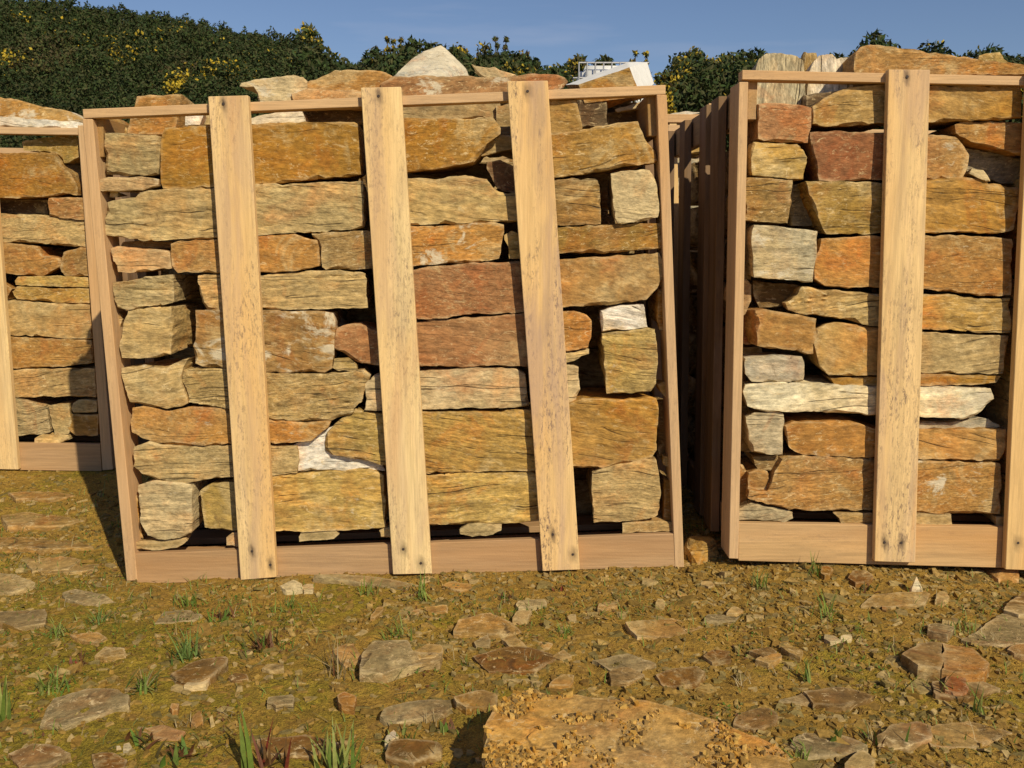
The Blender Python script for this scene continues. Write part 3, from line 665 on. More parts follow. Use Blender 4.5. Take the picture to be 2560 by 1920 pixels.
# ================================================================== STONES
GA, GB, GC = 'stones stacked in the middle crate', 'stones stacked in the right crate', 'stones stacked in the left crate'
def rows(Y0, group, data):
    for d in data:
        poly, dy, dep, c, st, wh, lab = d[:7]; kw = d[7] if len(d) > 7 else {}
        stone(poly, Y0+dy, dep, c, st, wh, lab, group=group, **kw)
Y0 = YM+.042
rows(Y0, GA, [
 ('A 160,362 300,365 420,378 560,385 548,440 540,655 350,660 165,650', 0, .24, 'gy', .8, 14, 'squarish grey-green block in the top left corner of the middle crate'),
 ('A 582,322 700,318 900,310 1300,295 1900,288 1932,300 1950,660 1700,680 1500,700 1200,722 900,740 720,752 555,752 545,600 548,420', 0, .26, 'oc', .2, 10, 'big smooth ochre block crossing the left slat at the top of the middle crate', dict(amp=.8)),
 ('A 115,705 190,668 380,675 540,680 545,735 430,755 260,765 120,762', -.01, .2, 'pk', .2, 45, 'thin pale pink slip of stone lying under the grey-green top left block'),
 ('A 205,768 268,768 258,815 205,815', .02, .1, 'tn', .2, 0, 'tiny tan wedge under the thin pale pink slip', dict(name='stone_wedge')),
 ('A 185,850 300,822 390,810 410,770 540,758 920,740 1200,725 1960,695 1965,1030 1500,1055 1220,1075 930,1095 580,1110 430,1115 340,1095 180,1070 172,1030 195,1000 180,950 180,900', 0, .26, 'gy', .85, 26, 'longest grey-tan grained slab, right below the big smooth ochre block'),
 ('A 300,1118 640,1108 640,1165 400,1168 280,1150', .06, .14, 'br', .5, 0, 'shaded brown sliver between the longest grey-tan slab and the pinkish block', dict(name='stone_wedge')),
 ('A 205,1165 260,1150 400,1165 610,1175 625,1200 635,1300 500,1315 350,1335 260,1325 235,1250', -.005, .22, 'pk', .35, 30, 'pinkish tan block at the left edge, left of the round-cornered orange one'),
 ('A 625,1130 700,1108 930,1105 1300,1072 1480,1065 1580,1100 1640,1110 1662,1290 1500,1320 1250,1335 940,1332 680,1330 640,1290 628,1200', 0, .24, 'og', .15, 8, 'orange round-cornered block crossing behind the left slat', dict(amp=.8)),
 ('A 1600,1060 1985,1045 2020,1050 2020,1300 1700,1308 1668,1290 1660,1150 1610,1085', .008, .24, 'br', .4, 36, 'brown block with a broken left corner, just left of the middle slat', dict(tint=(1.25, 1.2, 1.1))),
 ('A 230,1405 400,1370 650,1340 648,1480 655,1540 560,1555 380,1575 260,1570 232,1480', 0, .26, 'gy', 1, 18, 'rough layered grey-green block with a flat pale right side, left edge at mid height', dict(lean=(.02, 0), taper=.01)),
 ('A 810,1345 960,1338 1250,1345 1600,1315 1700,1318 1975,1330 1985,1580 1500,1585 1250,1580 960,1590 880,1580 850,1540 820,1420', 0, .24, 'tn', .8, 12, 'tan finely grained slab with square ends right of the left slat, at mid height'),
 ('A 330,1585 480,1565 640,1560 C 635,240 460,255 285,262 282,180 300,20', 0, .27, 'gy', .8, 16, 'square brownish block with a smooth grey right side, under the rough layered grey-green one', dict(lean=(.02, 0), taper=.01, tint=(1, .9, .75))),
 ('A 805,1590 960,1592 1260,1585 1500,1600 1745,1608 C 1770,20 1755,180 1740,340 1690,370 1590,355 1290,358 985,330 850,325 785,300 778,180 800,130 805,20', 0, .24, 'br', .5, 62, 'brown block with big crusty white patches crossing behind the left slat', dict(tint=(1.2, 1.15, 1.1))),
 ('C 1768,65 1830,35 1930,20 2030,60 2110,100 2110,310 1900,285 1820,215 1765,200', .02, .2, 'rd', .3, 34, 'broken reddish lump peeping out left of the middle slat', dict(amp=1.5)),
 ('C 1750,265 1850,262 1910,310 1915,345 1790,362 1740,330', .01, .16, 'yl', .9, 10, 'small yellowish flaky chip below the broken reddish lump', dict(name='stone_wedge')),
 ('C 282,330 420,322 600,340 640,300 700,270 755,262 705,340 690,400 720,500 748,575 700,600 600,615 500,600 350,570 320,480 285,390', 0, .24, 'tn', .7, 30, 'horned block with grey and orange bands and a pointed upper right corner', dict(taper=.01, lean=(.02, 0))),
 ('C 710,345 800,325 990,335 1290,365 1700,375 1970,345 2000,380 1940,560 1880,640 1730,690 1600,700 1310,685 1020,615 750,570 735,470 700,420', 0, .25, 'tn', .9, 12, 'long boat-shaped brown slab with a curved underside crossing behind the left slat', dict(tint=(.88, .86, .78))),
 ('C 350,610 450,595 520,612 600,630 760,600 1020,625 1310,695 1600,708 1740,700 1720,740 1600,830 1450,850 1310,855 1030,855 750,865 550,860 430,820 355,780 348,700', 0, .25, 'og', .25, 40, 'orange-brown slab spotted with white, tapering to a point on the right', dict(amp=1.2)),
 ('C 380,880 480,845 560,868 750,872 1040,862 1320,868 1500,868 1508,960 1505,1060 1340,1070 1040,1082 900,1100 800,1118 700,1138 550,1110 420,1070 365,1020 360,930', 0, .24, 'tn', .6, 26, 'grey-tan rounded slab second from the bottom at the left edge', dict(tint=(.95, .97, 1.0))),
 ('C 1480,860 1760,730 2000,880 2110,1045 1500,1045', .016, .16, 'mr', .2, 0, 'clean white wedge of stone showing between the blocks left of the middle slat', dict(amp=.5)),
 ('C 1690,900 1705,780 1780,700 1900,615 2040,640 2170,650 2170,1010 1900,955 1740,930', 0, .22, 'yl', .95, 4, 'yellow-brown deeply grained block with a ragged left end, partly behind the middle slat', dict(amp=1.3)),
 ('C 400,1140 480,1120 640,1122 768,1135 772,1300 768,1470 700,1500 550,1515 470,1490 415,1400 410,1250', -.004, .26, 'cr', .8, 18, 'cream block with rounded corners at the bottom left', dict(lean=(.01, 0), taper=.02)),
 ('C 838,1180 900,1135 1140,1118 1140,1460 980,1450 870,1430 850,1330', .015, .22, 'yl', .3, 10, 'smooth mustard block between the bottom left cream block and the left slat', dict(tint=(.85, .85, .8))),
 ('C 1155,1095 1340,1082 1500,1062 1800,1040 1980,1025 2100,1080 2112,1430 1900,1445 1600,1460 1500,1460 1370,1455 1160,1450', 0, .25, 'yl', .95, 22, 'large straw-yellow grained block on the bottom row between the left and middle slats'),
 ('C 375,1535 560,1528 730,1508 742,1525 680,1570 500,1588 380,1586', 0, .14, 'tn', .5, 0, 'flat brownish wedge resting on the bottom board in the left corner', dict(name='stone_wedge', tint=(.85, .85, .85))),
 ('C 1010,1500 1045,1470 1130,1480 1130,1560 1010,1560', .0, .1, 'pk', .1, 0, 'small pinkish wedge half behind the foot of the left slat', dict(name='stone_wedge')),
 ('C 1530,1467 1770,1450 1795,1480 1752,1520 1510,1534 1512,1500', 0, .12, 'gy', .3, 0, 'olive flat packing stone under the large straw-yellow block', dict(name='stone_wedge')),
 ('C 2070,1455 2100,1435 2170,1440 2170,1510 2070,1510', 0, .12, 'tn', .2, 0, 'small tan packing stone beside the foot of the middle slat', dict(name='stone_wedge')),
 ('C 350,1260 400,1200 412,1400 442,1515 395,1510 357,1370', .03, .16, 'oc', .2, 0, 'upright orange-brown sliver wedged between the left side slat and the cream block', dict(name='stone_wedge')),
 ('A 190,1600 260,1590 300,1652 C 275,60 255,190 225,208 200,0', .03, .18, 'og', .2, 0, 'narrow orange wedge beside the left side slat at mid height', dict(name='stone_wedge')),
 # between middle and third slat
 ('B -60,270 20,265 300,262 640,258 668,290 702,340 700,380 600,440 560,500 515,565 430,585 310,605 50,630 -60,635', 0, .26, 'oc', .2, 18, 'ochre block with its lower right corner broken away, top row right of the middle slat', dict(amp=.9, tint=(1.1, 1.05, 1))),
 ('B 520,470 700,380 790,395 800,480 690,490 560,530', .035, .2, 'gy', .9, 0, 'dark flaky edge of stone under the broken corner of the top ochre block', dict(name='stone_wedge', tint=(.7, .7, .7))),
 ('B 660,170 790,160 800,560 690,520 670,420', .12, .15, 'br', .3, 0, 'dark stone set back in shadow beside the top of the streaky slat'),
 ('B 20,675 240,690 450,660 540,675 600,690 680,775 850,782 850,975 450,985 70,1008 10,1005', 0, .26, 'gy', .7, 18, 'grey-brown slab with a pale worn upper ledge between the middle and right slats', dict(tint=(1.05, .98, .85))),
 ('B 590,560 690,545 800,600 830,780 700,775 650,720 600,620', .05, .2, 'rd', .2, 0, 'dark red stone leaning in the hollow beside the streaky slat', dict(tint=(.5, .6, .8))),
 ('B 10,1018 75,1012 640,983 715,1003 722,1050 700,1150 690,1240 600,1255 350,1270 90,1285 10,1285', 0, .24, 'og', .4, 52, 'rusty pink block with crumbly white marks just right of the middle slat'),
 ('B 720,1070 770,1040 850,1060 860,1240 755,1240 745,1160 715,1110', .008, .2, 'yl', .3, 20, 'small craggy yellow stone left of the streaky slat', dict(amp=1.8)),
 ('B 60,1315 300,1285 500,1270 810,1255 880,1255 880,1605 500,1618 330,1640 110,1655 60,1655', 0, .25, 'rd', .15, 16, 'upper of the two big reddish blocks between the middle and right slats', dict(tint=(1.1, 1.3, 1.5))),
 ('D 50,15 300,-5 830,-45 920,-45 920,318 620,310 520,318 420,325 135,320 50,322', 0, .25, 'rd', .15, 10, 'lower and redder of the two big reddish blocks between the middle and right slats', dict(tint=(1.2, 1.25, 1.3))),
 ('C 1970,625 1972,440 2030,382 2110,370 D 135,350 400,335 600,325 700,330 820,340 870,375 892,600 700,610 300,615 150,620', 0, .24, 'cr', .6, 40, 'pale grey-cream slab with a dark smudge below the lower reddish block', dict(tint=(.92, .9, .9))),
 ('D 100,640 400,632 600,640 880,625 960,625 960,1040 600,1050 400,1050 200,1060 100,1060', 0, .26, 'yl', .8, 20, 'tall golden-brown block second row from the bottom between the middle and right slats', dict(tint=(1, .93, .85))),
 ('D 110,1068 200,1065 500,1055 900,1045 960,1060 970,1385 850,1400 500,1410 250,1420 110,1420', .0, .26, 'yl', .95, 24, 'straw-coloured grained block on the bottom row between the middle and right slats'),
 ('D 410,1440 460,1415 600,1403 705,1412 708,1450 640,1485 500,1490 420,1480', 0, .12, 'gy', .2, 0, 'rounded olive pebble on the bottom board right of the middle slat', dict(name='stone_wedge')),
 # right of the third slat
 ('B 980,130 1215,125 1232,220 1257,335 1240,362 980,382', 0, .2, 'oc', .25, 26, 'ochre block tucked under the top rail right of the streaky slat', dict(taper=.0, lean=(.02, .0))),
 ('B 980,385 1100,370 1260,338 1450,310 1620,280 1648,277 1700,400 1760,470 1782,560 1750,575 1500,605 1300,640 1080,680 980,690', 0, .26, 'oc', .5, 16, 'large tilted ochre block rising to the right below the top rail', dict(tint=(.95, 1, 1.3))),
 ('B 980,695 1200,685 1360,685 1378,700 1385,1000 1200,1000 1100,1005 980,1005', .008, .24, 'br', 1, 22, 'dark brown splintery block with a smooth end, left of the upright cream one', dict(amp=1.3, tint=(1.15, 1.2, 1.2))),
 ('B 1455,645 1530,622 1740,608 1762,680 1778,760 1792,850 1787,955 1650,985 1510,990 1482,960 1470,800', -.012, .22, 'cr', .2, 30, 'upright cream block with rounded corners near the right side slat'),
 ('B 1000,1010 1400,1008 1600,990 1805,988 1808,1165 1500,1185 1110,1200 1000,1205', 0, .25, 'oc', .4, 10, 'brown slab with a slanting crack, right of the streaky slat', dict(tint=(.9, 1.05, 1.5))),
 ('B 1020,1245 1500,1215 1790,1195 1832,1280 1815,1370 1780,1440 1700,1520 1500,1550 1120,1572 1020,1572', -.003, .25, 'og', .15, 16, 'large rusty block with a rounded right end, right of the streaky slat', dict(tint=(.88, 1, 1.3))),
 ('B 1385,1597 1520,1562 1690,1545 D 1700,5 1715,50 1560,68 1395,80', -.005, .2, 'mr', 1, 0, 'small white layered block on top of the upright golden block', dict(tint=(.9, .88, .85))),
 ('D 1395,92 1560,75 1720,55 1760,60 1787,250 1772,440 1740,490 1650,505 1430,507 1410,300', -.008, .24, 'yl', .8, 22, 'upright golden block with a grained lower half near the right side slat'),
 ('D 1090,-70 1200,-62 1290,-40 1330,10 1325,120 1305,190 1160,217 1090,217', .0, .22, 'og', .2, 14, 'bright orange-red block end just right of the streaky slat'),
 ('D 1090,232 1200,222 1312,195 1310,235 1160,287 1090,290', .01, .2, 'tn', .6, 4, 'thin tan flake under the bright orange-red block end', dict(name='stone_wedge')),
 ('D 1110,315 1165,312 1237,322 1233,380 1242,480 1212,590 1190,602 1110,600', .008, .2, 'cr', .6, 30, 'cream crumbly block end right of the streaky slat, above the biggest amber block'),
 ('D 1120,600 1270,545 1450,548 1640,548 1700,527 1775,538 1790,620 1785,760 1775,900 1740,950 1600,985 1450,1022 1215,1028 1120,1028', -.004, .27, 'oc', .45, 18, 'biggest amber block with a purplish stain, right of the streaky slat near the bottom', dict(tint=(1.1, 1.1, 1.2))),
 ('D 1325,1052 1500,1002 1700,962 1775,957 1797,1050 1805,1200 1790,1350 1700,1382 1500,1397 1340,1402 1330,1250', .0, .25, 'tn', .95, 26, 'tan block with a pale grey band at the bottom right of the middle crate'),
 ('D 1535,1402 1780,1388 1905,1402 1905,1463 1535,1475', .0, .12, 'tn', .3, 0, 'flat tan packing stone in the bottom right corner of the middle crate', dict(name='stone_wedge', tint=(.85, .85, .85))),
 ('B 1785,1445 1850,1445 1870,1659 D 1870,70 1800,72 1785,0', .03, .2, 'oc', .2, 0, 'narrow shaded ochre block against the right side slat at mid height', dict(tint=(.8, .8, .9))),
 ('B 1795,1175 1845,1180 1860,1415 1800,1405', .04, .2, 'br', .2, 0, 'dark sliver beside the rounded end of the large rusty block', dict(name='stone_wedge')),
 ('D 1780,445 1830,430 1872,460 1862,565 1800,490', .03, .2, 'yl', .2, 0, 'small triangular stone against the right side slat above the biggest amber block', dict(name='stone_wedge')),
 ('D 1815,935 1888,950 1888,1040 1818,1005', .03, .2, 'yl', .2, 0, 'tiny wedge against the right side slat beside the biggest amber block', dict(name='stone_wedge', tint=(.9, .85, .8))),
 ('D 1823,1100 1900,1110 1905,1392 1828,1380', .02, .2, 'oc', .2, 0, 'narrow brown block against the right side slat at the bottom', dict(tint=(.8, .8, .9))),
 ('D 1780,560 1875,560 1885,930 1790,940', .09, .2, 'br', .3, 0, 'shaded brown block set back behind the biggest amber block'),
 # under the top rail, set back
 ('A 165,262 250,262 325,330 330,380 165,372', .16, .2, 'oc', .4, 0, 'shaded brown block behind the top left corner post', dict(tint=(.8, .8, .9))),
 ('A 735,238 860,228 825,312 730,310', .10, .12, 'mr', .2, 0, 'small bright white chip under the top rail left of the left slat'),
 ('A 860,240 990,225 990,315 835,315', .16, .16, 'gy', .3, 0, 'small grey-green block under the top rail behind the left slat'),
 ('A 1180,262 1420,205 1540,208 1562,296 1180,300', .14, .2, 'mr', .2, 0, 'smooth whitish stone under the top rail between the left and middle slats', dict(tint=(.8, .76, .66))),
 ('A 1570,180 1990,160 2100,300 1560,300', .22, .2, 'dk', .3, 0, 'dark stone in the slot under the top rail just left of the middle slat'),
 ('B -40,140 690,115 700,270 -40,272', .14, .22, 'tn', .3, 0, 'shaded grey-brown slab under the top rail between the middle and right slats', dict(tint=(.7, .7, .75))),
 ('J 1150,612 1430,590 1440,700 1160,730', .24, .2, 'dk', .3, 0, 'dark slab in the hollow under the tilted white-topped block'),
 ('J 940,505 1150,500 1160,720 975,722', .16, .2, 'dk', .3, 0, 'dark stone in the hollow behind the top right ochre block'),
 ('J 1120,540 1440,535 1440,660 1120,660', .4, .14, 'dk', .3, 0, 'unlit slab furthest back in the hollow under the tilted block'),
 ('J 1200,592 1420,528 1430,575 1230,610', .2, .2, 'cr', .3, 10, 'cream-edged slab under the right end of the tilted white-topped block', dict(name='stone_slab')),
])
GT = 'stones lying on top of the middle crate'
def tops(data):
    for d in data:
        poly, Y, dep, c, st, wh, lab = d[:7]; kw = d[7] if len(d) > 7 else {}
        stone(poly, Y, dep, c, st, wh, lab, group=GT, **kw)
tops([
 ('A 395,112 705,98 690,160 662,300 655,375 325,380 335,300', 2.90, .16, 'og', .1, 12, 'square orange block with a grey side sticking up above the top rail at the left', dict(taper=.0, amp=.6, lean=(.035, -.02))),
 ('I 140,575 150,545 350,500 640,472 730,485 765,520 760,740 320,740 300,640 270,585 200,590', 2.88, .25, 'cr', .2, 60, 'cream and orange slab with a white rim overhanging at the left end of the heap', dict(amp=1.1)),
 ('I 690,560 850,505 1030,435 1130,418 1440,430 1540,470 1650,560 1640,625 1250,645 900,612 700,600', 2.90, .3, 'og', .15, 16, 'low humped orange slab in the middle of the heap on the middle crate', dict(amp=.8)),
 ('I 620,640 780,598 1250,612 1420,640 1420,760 620,760', 2.87, .22, 'pk', .2, 10, 'pale pinkish slab lying on the top rail behind the middle slat', dict(amp=.7)),
 ('I 1440,540 1560,490 1700,480 1850,478 2150,480 J 200,357 430,367 600,347 760,347 860,370 885,395 850,450 500,500 100,500 I 1650,720 1450,700', 2.89, .26, 'rd', .45, 58, 'long reddish slab with white streaks along the top of the middle crate', dict(tint=(1.1, 1.3, 1.4), amp=1.1)),
 ('J 198,268 290,298 380,300 450,330 530,356 420,380 310,372 250,318', 3.15, .10, 'cr', .2, 8, 'pale curved shard pointing up left beside the pointed rock', dict(name='stone_shard', amp=.6)),
])
# pointed pale rock: a real pyramid
pk = at(1102, 114, 3.30)
hull_stone([pk, at(1108, 117, 3.31), at(983, 190, 3.10), at(985, 215, 3.08), at(1028, 146, 3.20), at(1060, 128, 3.26), at(1138, 142, 3.28), at(1166, 170, 3.3), at(1178, 215, 3.3), at(1180, 235, 3.2), at(980, 235, 3.05),
            at(1095, 232, 2.98), at(1098, 180, 3.12), at(1185, 230, 3.6), at(985, 230, 3.6)], 'gr', .2, 84, 'pointed pale grey and white rock standing highest on the middle crate', name='rock', group=GT, amp=1.6, tint=(1.35, 1.4, 1.5))
# tilted block with white top and end
Yt = 2.90
hull_stone([at(*px('J 957,418')[0], Yt), at(*px('J 1310,298')[0], Yt), at(*px('J 1388,500')[0], Yt), at(*px('J 1000,548')[0], Yt),
            at(*px('J 866,420')[0], Yt+.20), at(*px('J 1300,262')[0], Yt+.20), at(*px('J 1432,265')[0], Yt+.30), at(*px('J 1478,410')[0], Yt+.26),
            at(*px('J 1040,625')[0], Yt+.10), at(*px('J 1400,505')[0], Yt+.10), at(*px('J 1430,505')[0], Yt+.22)], 'oc', .3, 20, 'tilted brown block with a clean white top and end, at the right of the heap', group=GT, amp=.5, vox=.006)
tb = [o for o in S.objects if o.get('label', '').startswith('tilted brown block')][0]
tb.data.materials.append(M['cut_white'])
nn = np.empty(len(tb.data.polygons)*3); tb.data.polygons.foreach_get('normal', nn); nn = nn.reshape(-1, 3)
tb.data.polygons.foreach_set('material_index', ((nn[:, 2] > .35) | (nn[:, 0] > .55)).astype(np.int32))
# ------------------------------------------------------------------ right crate
Y0 = YR+.042
rows(Y0, GB, [
 ('E 375,500 430,490 560,495 745,520 745,610 722,770 550,758 370,745', 0, .24, 'rd', .1, 10, 'salmon-red square block in the top left corner of the right crate', dict(tint=(1.25, 1.5, 1.8), amp=.7)),
 ('E 750,640 752,510 840,460 930,410 1020,375 1240,362 1420,362 1420,625 1230,630 1000,650 850,660', 0, .25, 'oc', .4, 22, 'golden block with an olive sloping left end, top row left of the slat', dict(amp=1.5, tint=(1.05, 1.1, 1.3))),
 ('E 1440,370 1560,370 1800,368 2180,372 2200,400 2200,600 2000,605 1560,622 1440,622', 0, .25, 'oc', .4, 24, 'golden block with pale upper patches, top row right of the slat', dict(tint=(1.1, 1.1, 1.2))),
 ('E 1728,640 1780,612 2212,625 2260,625 2260,850 2180,850 2000,800 1850,755 1735,700', .01, .24, 'og', .3, 4, 'orange-brown block tapering down to the left at the right edge of the photo', dict(tint=(.9, .9, .9))),
 ('E 1450,705 1560,705 1740,725 1800,790 1828,850 1815,920 1800,960 1780,1015 1545,1018 1450,1018', .01, .2, 'og', .2, 36, 'knobbly reddish stone with a round boss right of the slat', dict(amp=1.8, tint=(.8, .85, 1))),
 ('E 1835,985 1850,945 1930,955 1985,1022 1978,1040 1900,1008', -.002, .08, 'cr', .2, 10, 'small cream chip lying right of the knobbly reddish stone', dict(name='stone_wedge')),
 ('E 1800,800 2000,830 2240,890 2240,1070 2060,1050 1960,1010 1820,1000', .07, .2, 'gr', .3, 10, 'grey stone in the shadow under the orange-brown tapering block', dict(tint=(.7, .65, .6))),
 ('E 340,760 500,765 640,770 700,820 722,870 700,960 690,1025 480,1005 335,995 328,900', 0, .24, 'yl', .7, 12, 'yellow-ochre block second from the top at the left edge of the right crate'),
 ('E 735,690 900,685 1235,695 1330,700 1330,1022 1200,1022 795,1032 770,900 742,780', 0, .25, 'rd', .08, 8, 'big brick-red block with faint pale scratches left of the slat', dict(amp=.7, tint=(.95, 1, 1.2))),
 ('E 288,1005 400,1000 615,1025 602,1200 585,1325 400,1320 278,1310', .0, .24, 'br', .8, 6, 'dark brown banded block third from the top at the left edge of the right crate', dict(tint=(1.15, 1.15, 1))),
 ('E 700,1032 800,1036 1240,1040 1330,1040 1330,1392 1000,1402 840,1396 800,1300 760,1200 735,1120', 0, .25, 'oc', .6, 10, 'olive-brown block with a pale lower corner left of the slat, under the brick-red one', dict(tint=(.95, 1.1, 1.4))),
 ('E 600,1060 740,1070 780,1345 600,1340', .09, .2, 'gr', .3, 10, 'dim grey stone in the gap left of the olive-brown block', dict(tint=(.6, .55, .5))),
 ('E 1430,1022 1800,1002 1940,1012 1975,1050 2070,1050 2182,1080 2178,1210 2142,1370 2000,1390 1700,1382 1430,1392', 0, .25, 'oc', .55, 20, 'amber block with a grey-white bottom edge right of the slat', dict(tint=(1.1, 1.1, 1.2))),
 ('E 340,1330 500,1340 795,1368 785,1540 760,1659 F 750,77 600,60 345,40 340,0 E 330,1440', -.012, .24, 'gr', .6, 48, 'squarish whitish-grey lichen-crusted block at the left edge', dict(tint=(1.15, 1.1, .95))),
 ('E 812,1422 1165,1415 1330,1420 F 1330,110 1000,110 832,100 768,50 E 765,1540 800,1520', 0, .25, 'og', .2, 18, 'orange block just right of the whitish-grey lichen-crusted one'),
 ('E 1440,1412 1800,1405 2140,1425 F 2125,0 2130,162 1900,160 1700,135 1520,115 1440,115', 0, .25, 'og', .25, 28, 'large orange block with white flecks in its upper right, right of the slat', dict(tint=(.95, 1, 1.1))),
 ('F 240,40 300,50 328,90 325,200 290,290 240,310', .05, .2, 'pk', .1, 0, 'narrow pinkish rounded stone beside the left side slat', dict(tint=(.85, .8, .8))),
 ('F 560,215 640,160 680,112 900,125 1180,150 1330,155 1330,368 1150,365 1030,345 900,310 700,290 580,262', 0, .25, 'tn', 1, 8, 'khaki streaky block with a nibbled left end, tilted down to the right', dict(amp=1.4, tint=(.92, .92, .85))),
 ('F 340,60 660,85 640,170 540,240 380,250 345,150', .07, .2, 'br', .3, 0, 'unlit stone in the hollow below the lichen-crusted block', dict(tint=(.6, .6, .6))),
 ('F 355,262 420,258 775,325 772,450 750,560 600,540 368,510', .0, .24, 'og', .35, 24, 'rusty brown block tilted to the right at the left edge below the hollow', dict(tint=(.85, .9, 1), lean=(-.03, 0), taper=0)),
 ('F 790,400 850,355 1000,360 1180,390 1330,400 1330,715 1000,718 860,705 800,645 768,500', 0, .24, 'tn', .15, 8, 'rounded khaki boulder-like block left of the slat', dict(tint=(.92, .85, .68))),
 ('F 1430,160 1700,152 1800,175 2115,180 2112,420 1900,415 1510,398 1430,395', 0, .25, 'yl', .85, 10, 'golden block with fine straight grain right of the slat', dict(tint=(1, .9, .8))),
 ('F 1430,412 1700,425 2115,445 2092,600 2065,700 1700,702 1430,702', 0, .25, 'tn', .5, 20, 'flat-faced tan block right of the slat, above the thin ochre strip', dict(amp=.7)),
 ('F 1430,711 2062,711 2032,775 1700,780 1430,782', .004, .24, 'oc', .4, 14, 'thin ochre strip of stone above the long white slab'),
 ('F 278,590 400,585 680,580 697,680 692,760 500,764 330,750 288,700', -.008, .22, 'gr', .6, 30, 'small grey-green block resting on the left end of the long white slab'),
 ('F 865,733 1000,725 1330,722 1330,785 900,782', .01, .18, 'oc', .3, 10, 'thin wedge of stone under the rounded khaki block', dict(name='stone_wedge')),
 ('F 268,830 285,773 500,768 680,768 860,780 1175,790 1440,795 1600,787 1990,805 2022,890 1955,950 1900,1000 1780,1015 1500,1005 1120,987 900,977 750,962 400,962 290,930', -.006, .26, 'wh', .7, 60, 'long whitish slab passing behind the slat of the right crate', dict(amp=1.1)),
 ('F 290,1000 350,968 545,970 550,1100 545,1265 330,1255 310,1150', 0, .22, 'gr', .5, 28, 'small upright grey-tan block under the left end of the long white slab', dict(tint=(1.1, 1, .85))),
 ('F 555,1062 620,1035 880,1035 1080,1042 1170,1080 1330,1100 1330,1282 1130,1282 880,1282 660,1265 585,1210 575,1120', 0, .24, 'og', .3, 28, 'orange-tan block with a squiggly crack left of the slat'),
 ('F 1430,1092 1490,1087 2092,1085 2082,1200 2052,1305 1800,1300 1430,1290', 0, .24, 'og', .6, 20, 'pinkish orange layered block right of the slat, second row from the bottom', dict(tint=(1, 1.15, 1.4))),
 ('F 1430,1042 1700,1045 1850,1015 1900,1008 1960,1015 2070,1078 1490,1087 1430,1087', .03, .16, 'gr', .3, 10, 'grey slab peeping over the pinkish orange layered block', dict(name='stone_slab')),
 ('F 470,1420 540,1290 700,1272 1000,1290 1330,1300 1330,1656 1150,1652 850,1645 580,1637 430,1590 305,1555 305,1510 440,1510', 0, .26, 'og', .6, 18, 'largest bottom-row block, orange with a craggy left end, left of the slat', dict(amp=1.4, tint=(.95, 1, 1.1))),
 ('F 305,1385 370,1370 450,1375 475,1430 440,1505 305,1508', .015, .2, 'br', .4, 4, 'small dark orange lump in front of the craggy bottom-row block', dict(tint=(1.2, 1.1, 1))),
 ('F 335,1272 515,1268 500,1375 380,1372 348,1340', .03, .2, 'br', .3, 6, 'dark brown lump above the small dark orange one'),
 ('F 1430,1306 1480,1305 2048,1320 2055,1500 K 2078,106 1900,109 1590,101 1430,98', 0, .26, 'og', .4, 40, 'large bottom-row block flecked with pale pink, right of the slat', dict(tint=(.95, 1.05, 1.2))),
 ('K 568,78 640,42 750,66 878,90 880,128 830,148 568,145', .0, .14, 'gr', .4, 0, 'grey-brown flat packing stone in the bottom left corner of the right crate', dict(name='stone_wedge', tint=(.95, .88, .75))),
 ('K 1112,95 1200,98 1400,98 1400,160 1155,158 1150,125', 0, .12, 'tn', .3, 20, 'flat tan packing stone on the bottom board left of the slat', dict(name='stone_wedge', tint=(.85, .82, .75))),
 ('K 1560,105 1795,108 1795,170 1560,166', 0, .12, 'tn', .2, 0, 'square tan packing stone on the bottom board right of the slat', dict(name='stone_wedge', tint=(.85, .8, .72))),
 ('K 2050,118 2140,115 2140,174 2055,172', 0, .12, 'tn', .2, 0, 'packing stone at the foot of the slat cut by the photo edge', dict(name='stone_wedge', tint=(.85, .8, .72))),
 ('F 240,1322 275,1335 302,1380 300,1625 240,1640', .045, .2, 'og', .1, 0, 'narrow rounded orange stone at the foot of the left side slat', dict(tint=(.85, .85, .9))),
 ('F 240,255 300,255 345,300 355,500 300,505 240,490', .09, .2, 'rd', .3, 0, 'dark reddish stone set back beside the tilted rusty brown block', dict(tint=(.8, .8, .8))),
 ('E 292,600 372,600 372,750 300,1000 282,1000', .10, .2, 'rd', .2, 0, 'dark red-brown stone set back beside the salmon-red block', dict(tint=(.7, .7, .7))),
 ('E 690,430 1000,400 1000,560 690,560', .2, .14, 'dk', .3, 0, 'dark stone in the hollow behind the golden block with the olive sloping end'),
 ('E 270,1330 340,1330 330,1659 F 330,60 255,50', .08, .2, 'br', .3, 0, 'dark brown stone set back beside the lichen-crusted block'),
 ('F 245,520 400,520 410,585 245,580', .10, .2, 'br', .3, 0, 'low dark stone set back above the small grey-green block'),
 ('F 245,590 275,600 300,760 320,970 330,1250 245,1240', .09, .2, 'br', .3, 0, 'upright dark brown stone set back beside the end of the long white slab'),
])
GU = 'stones lying on top of the right crate'
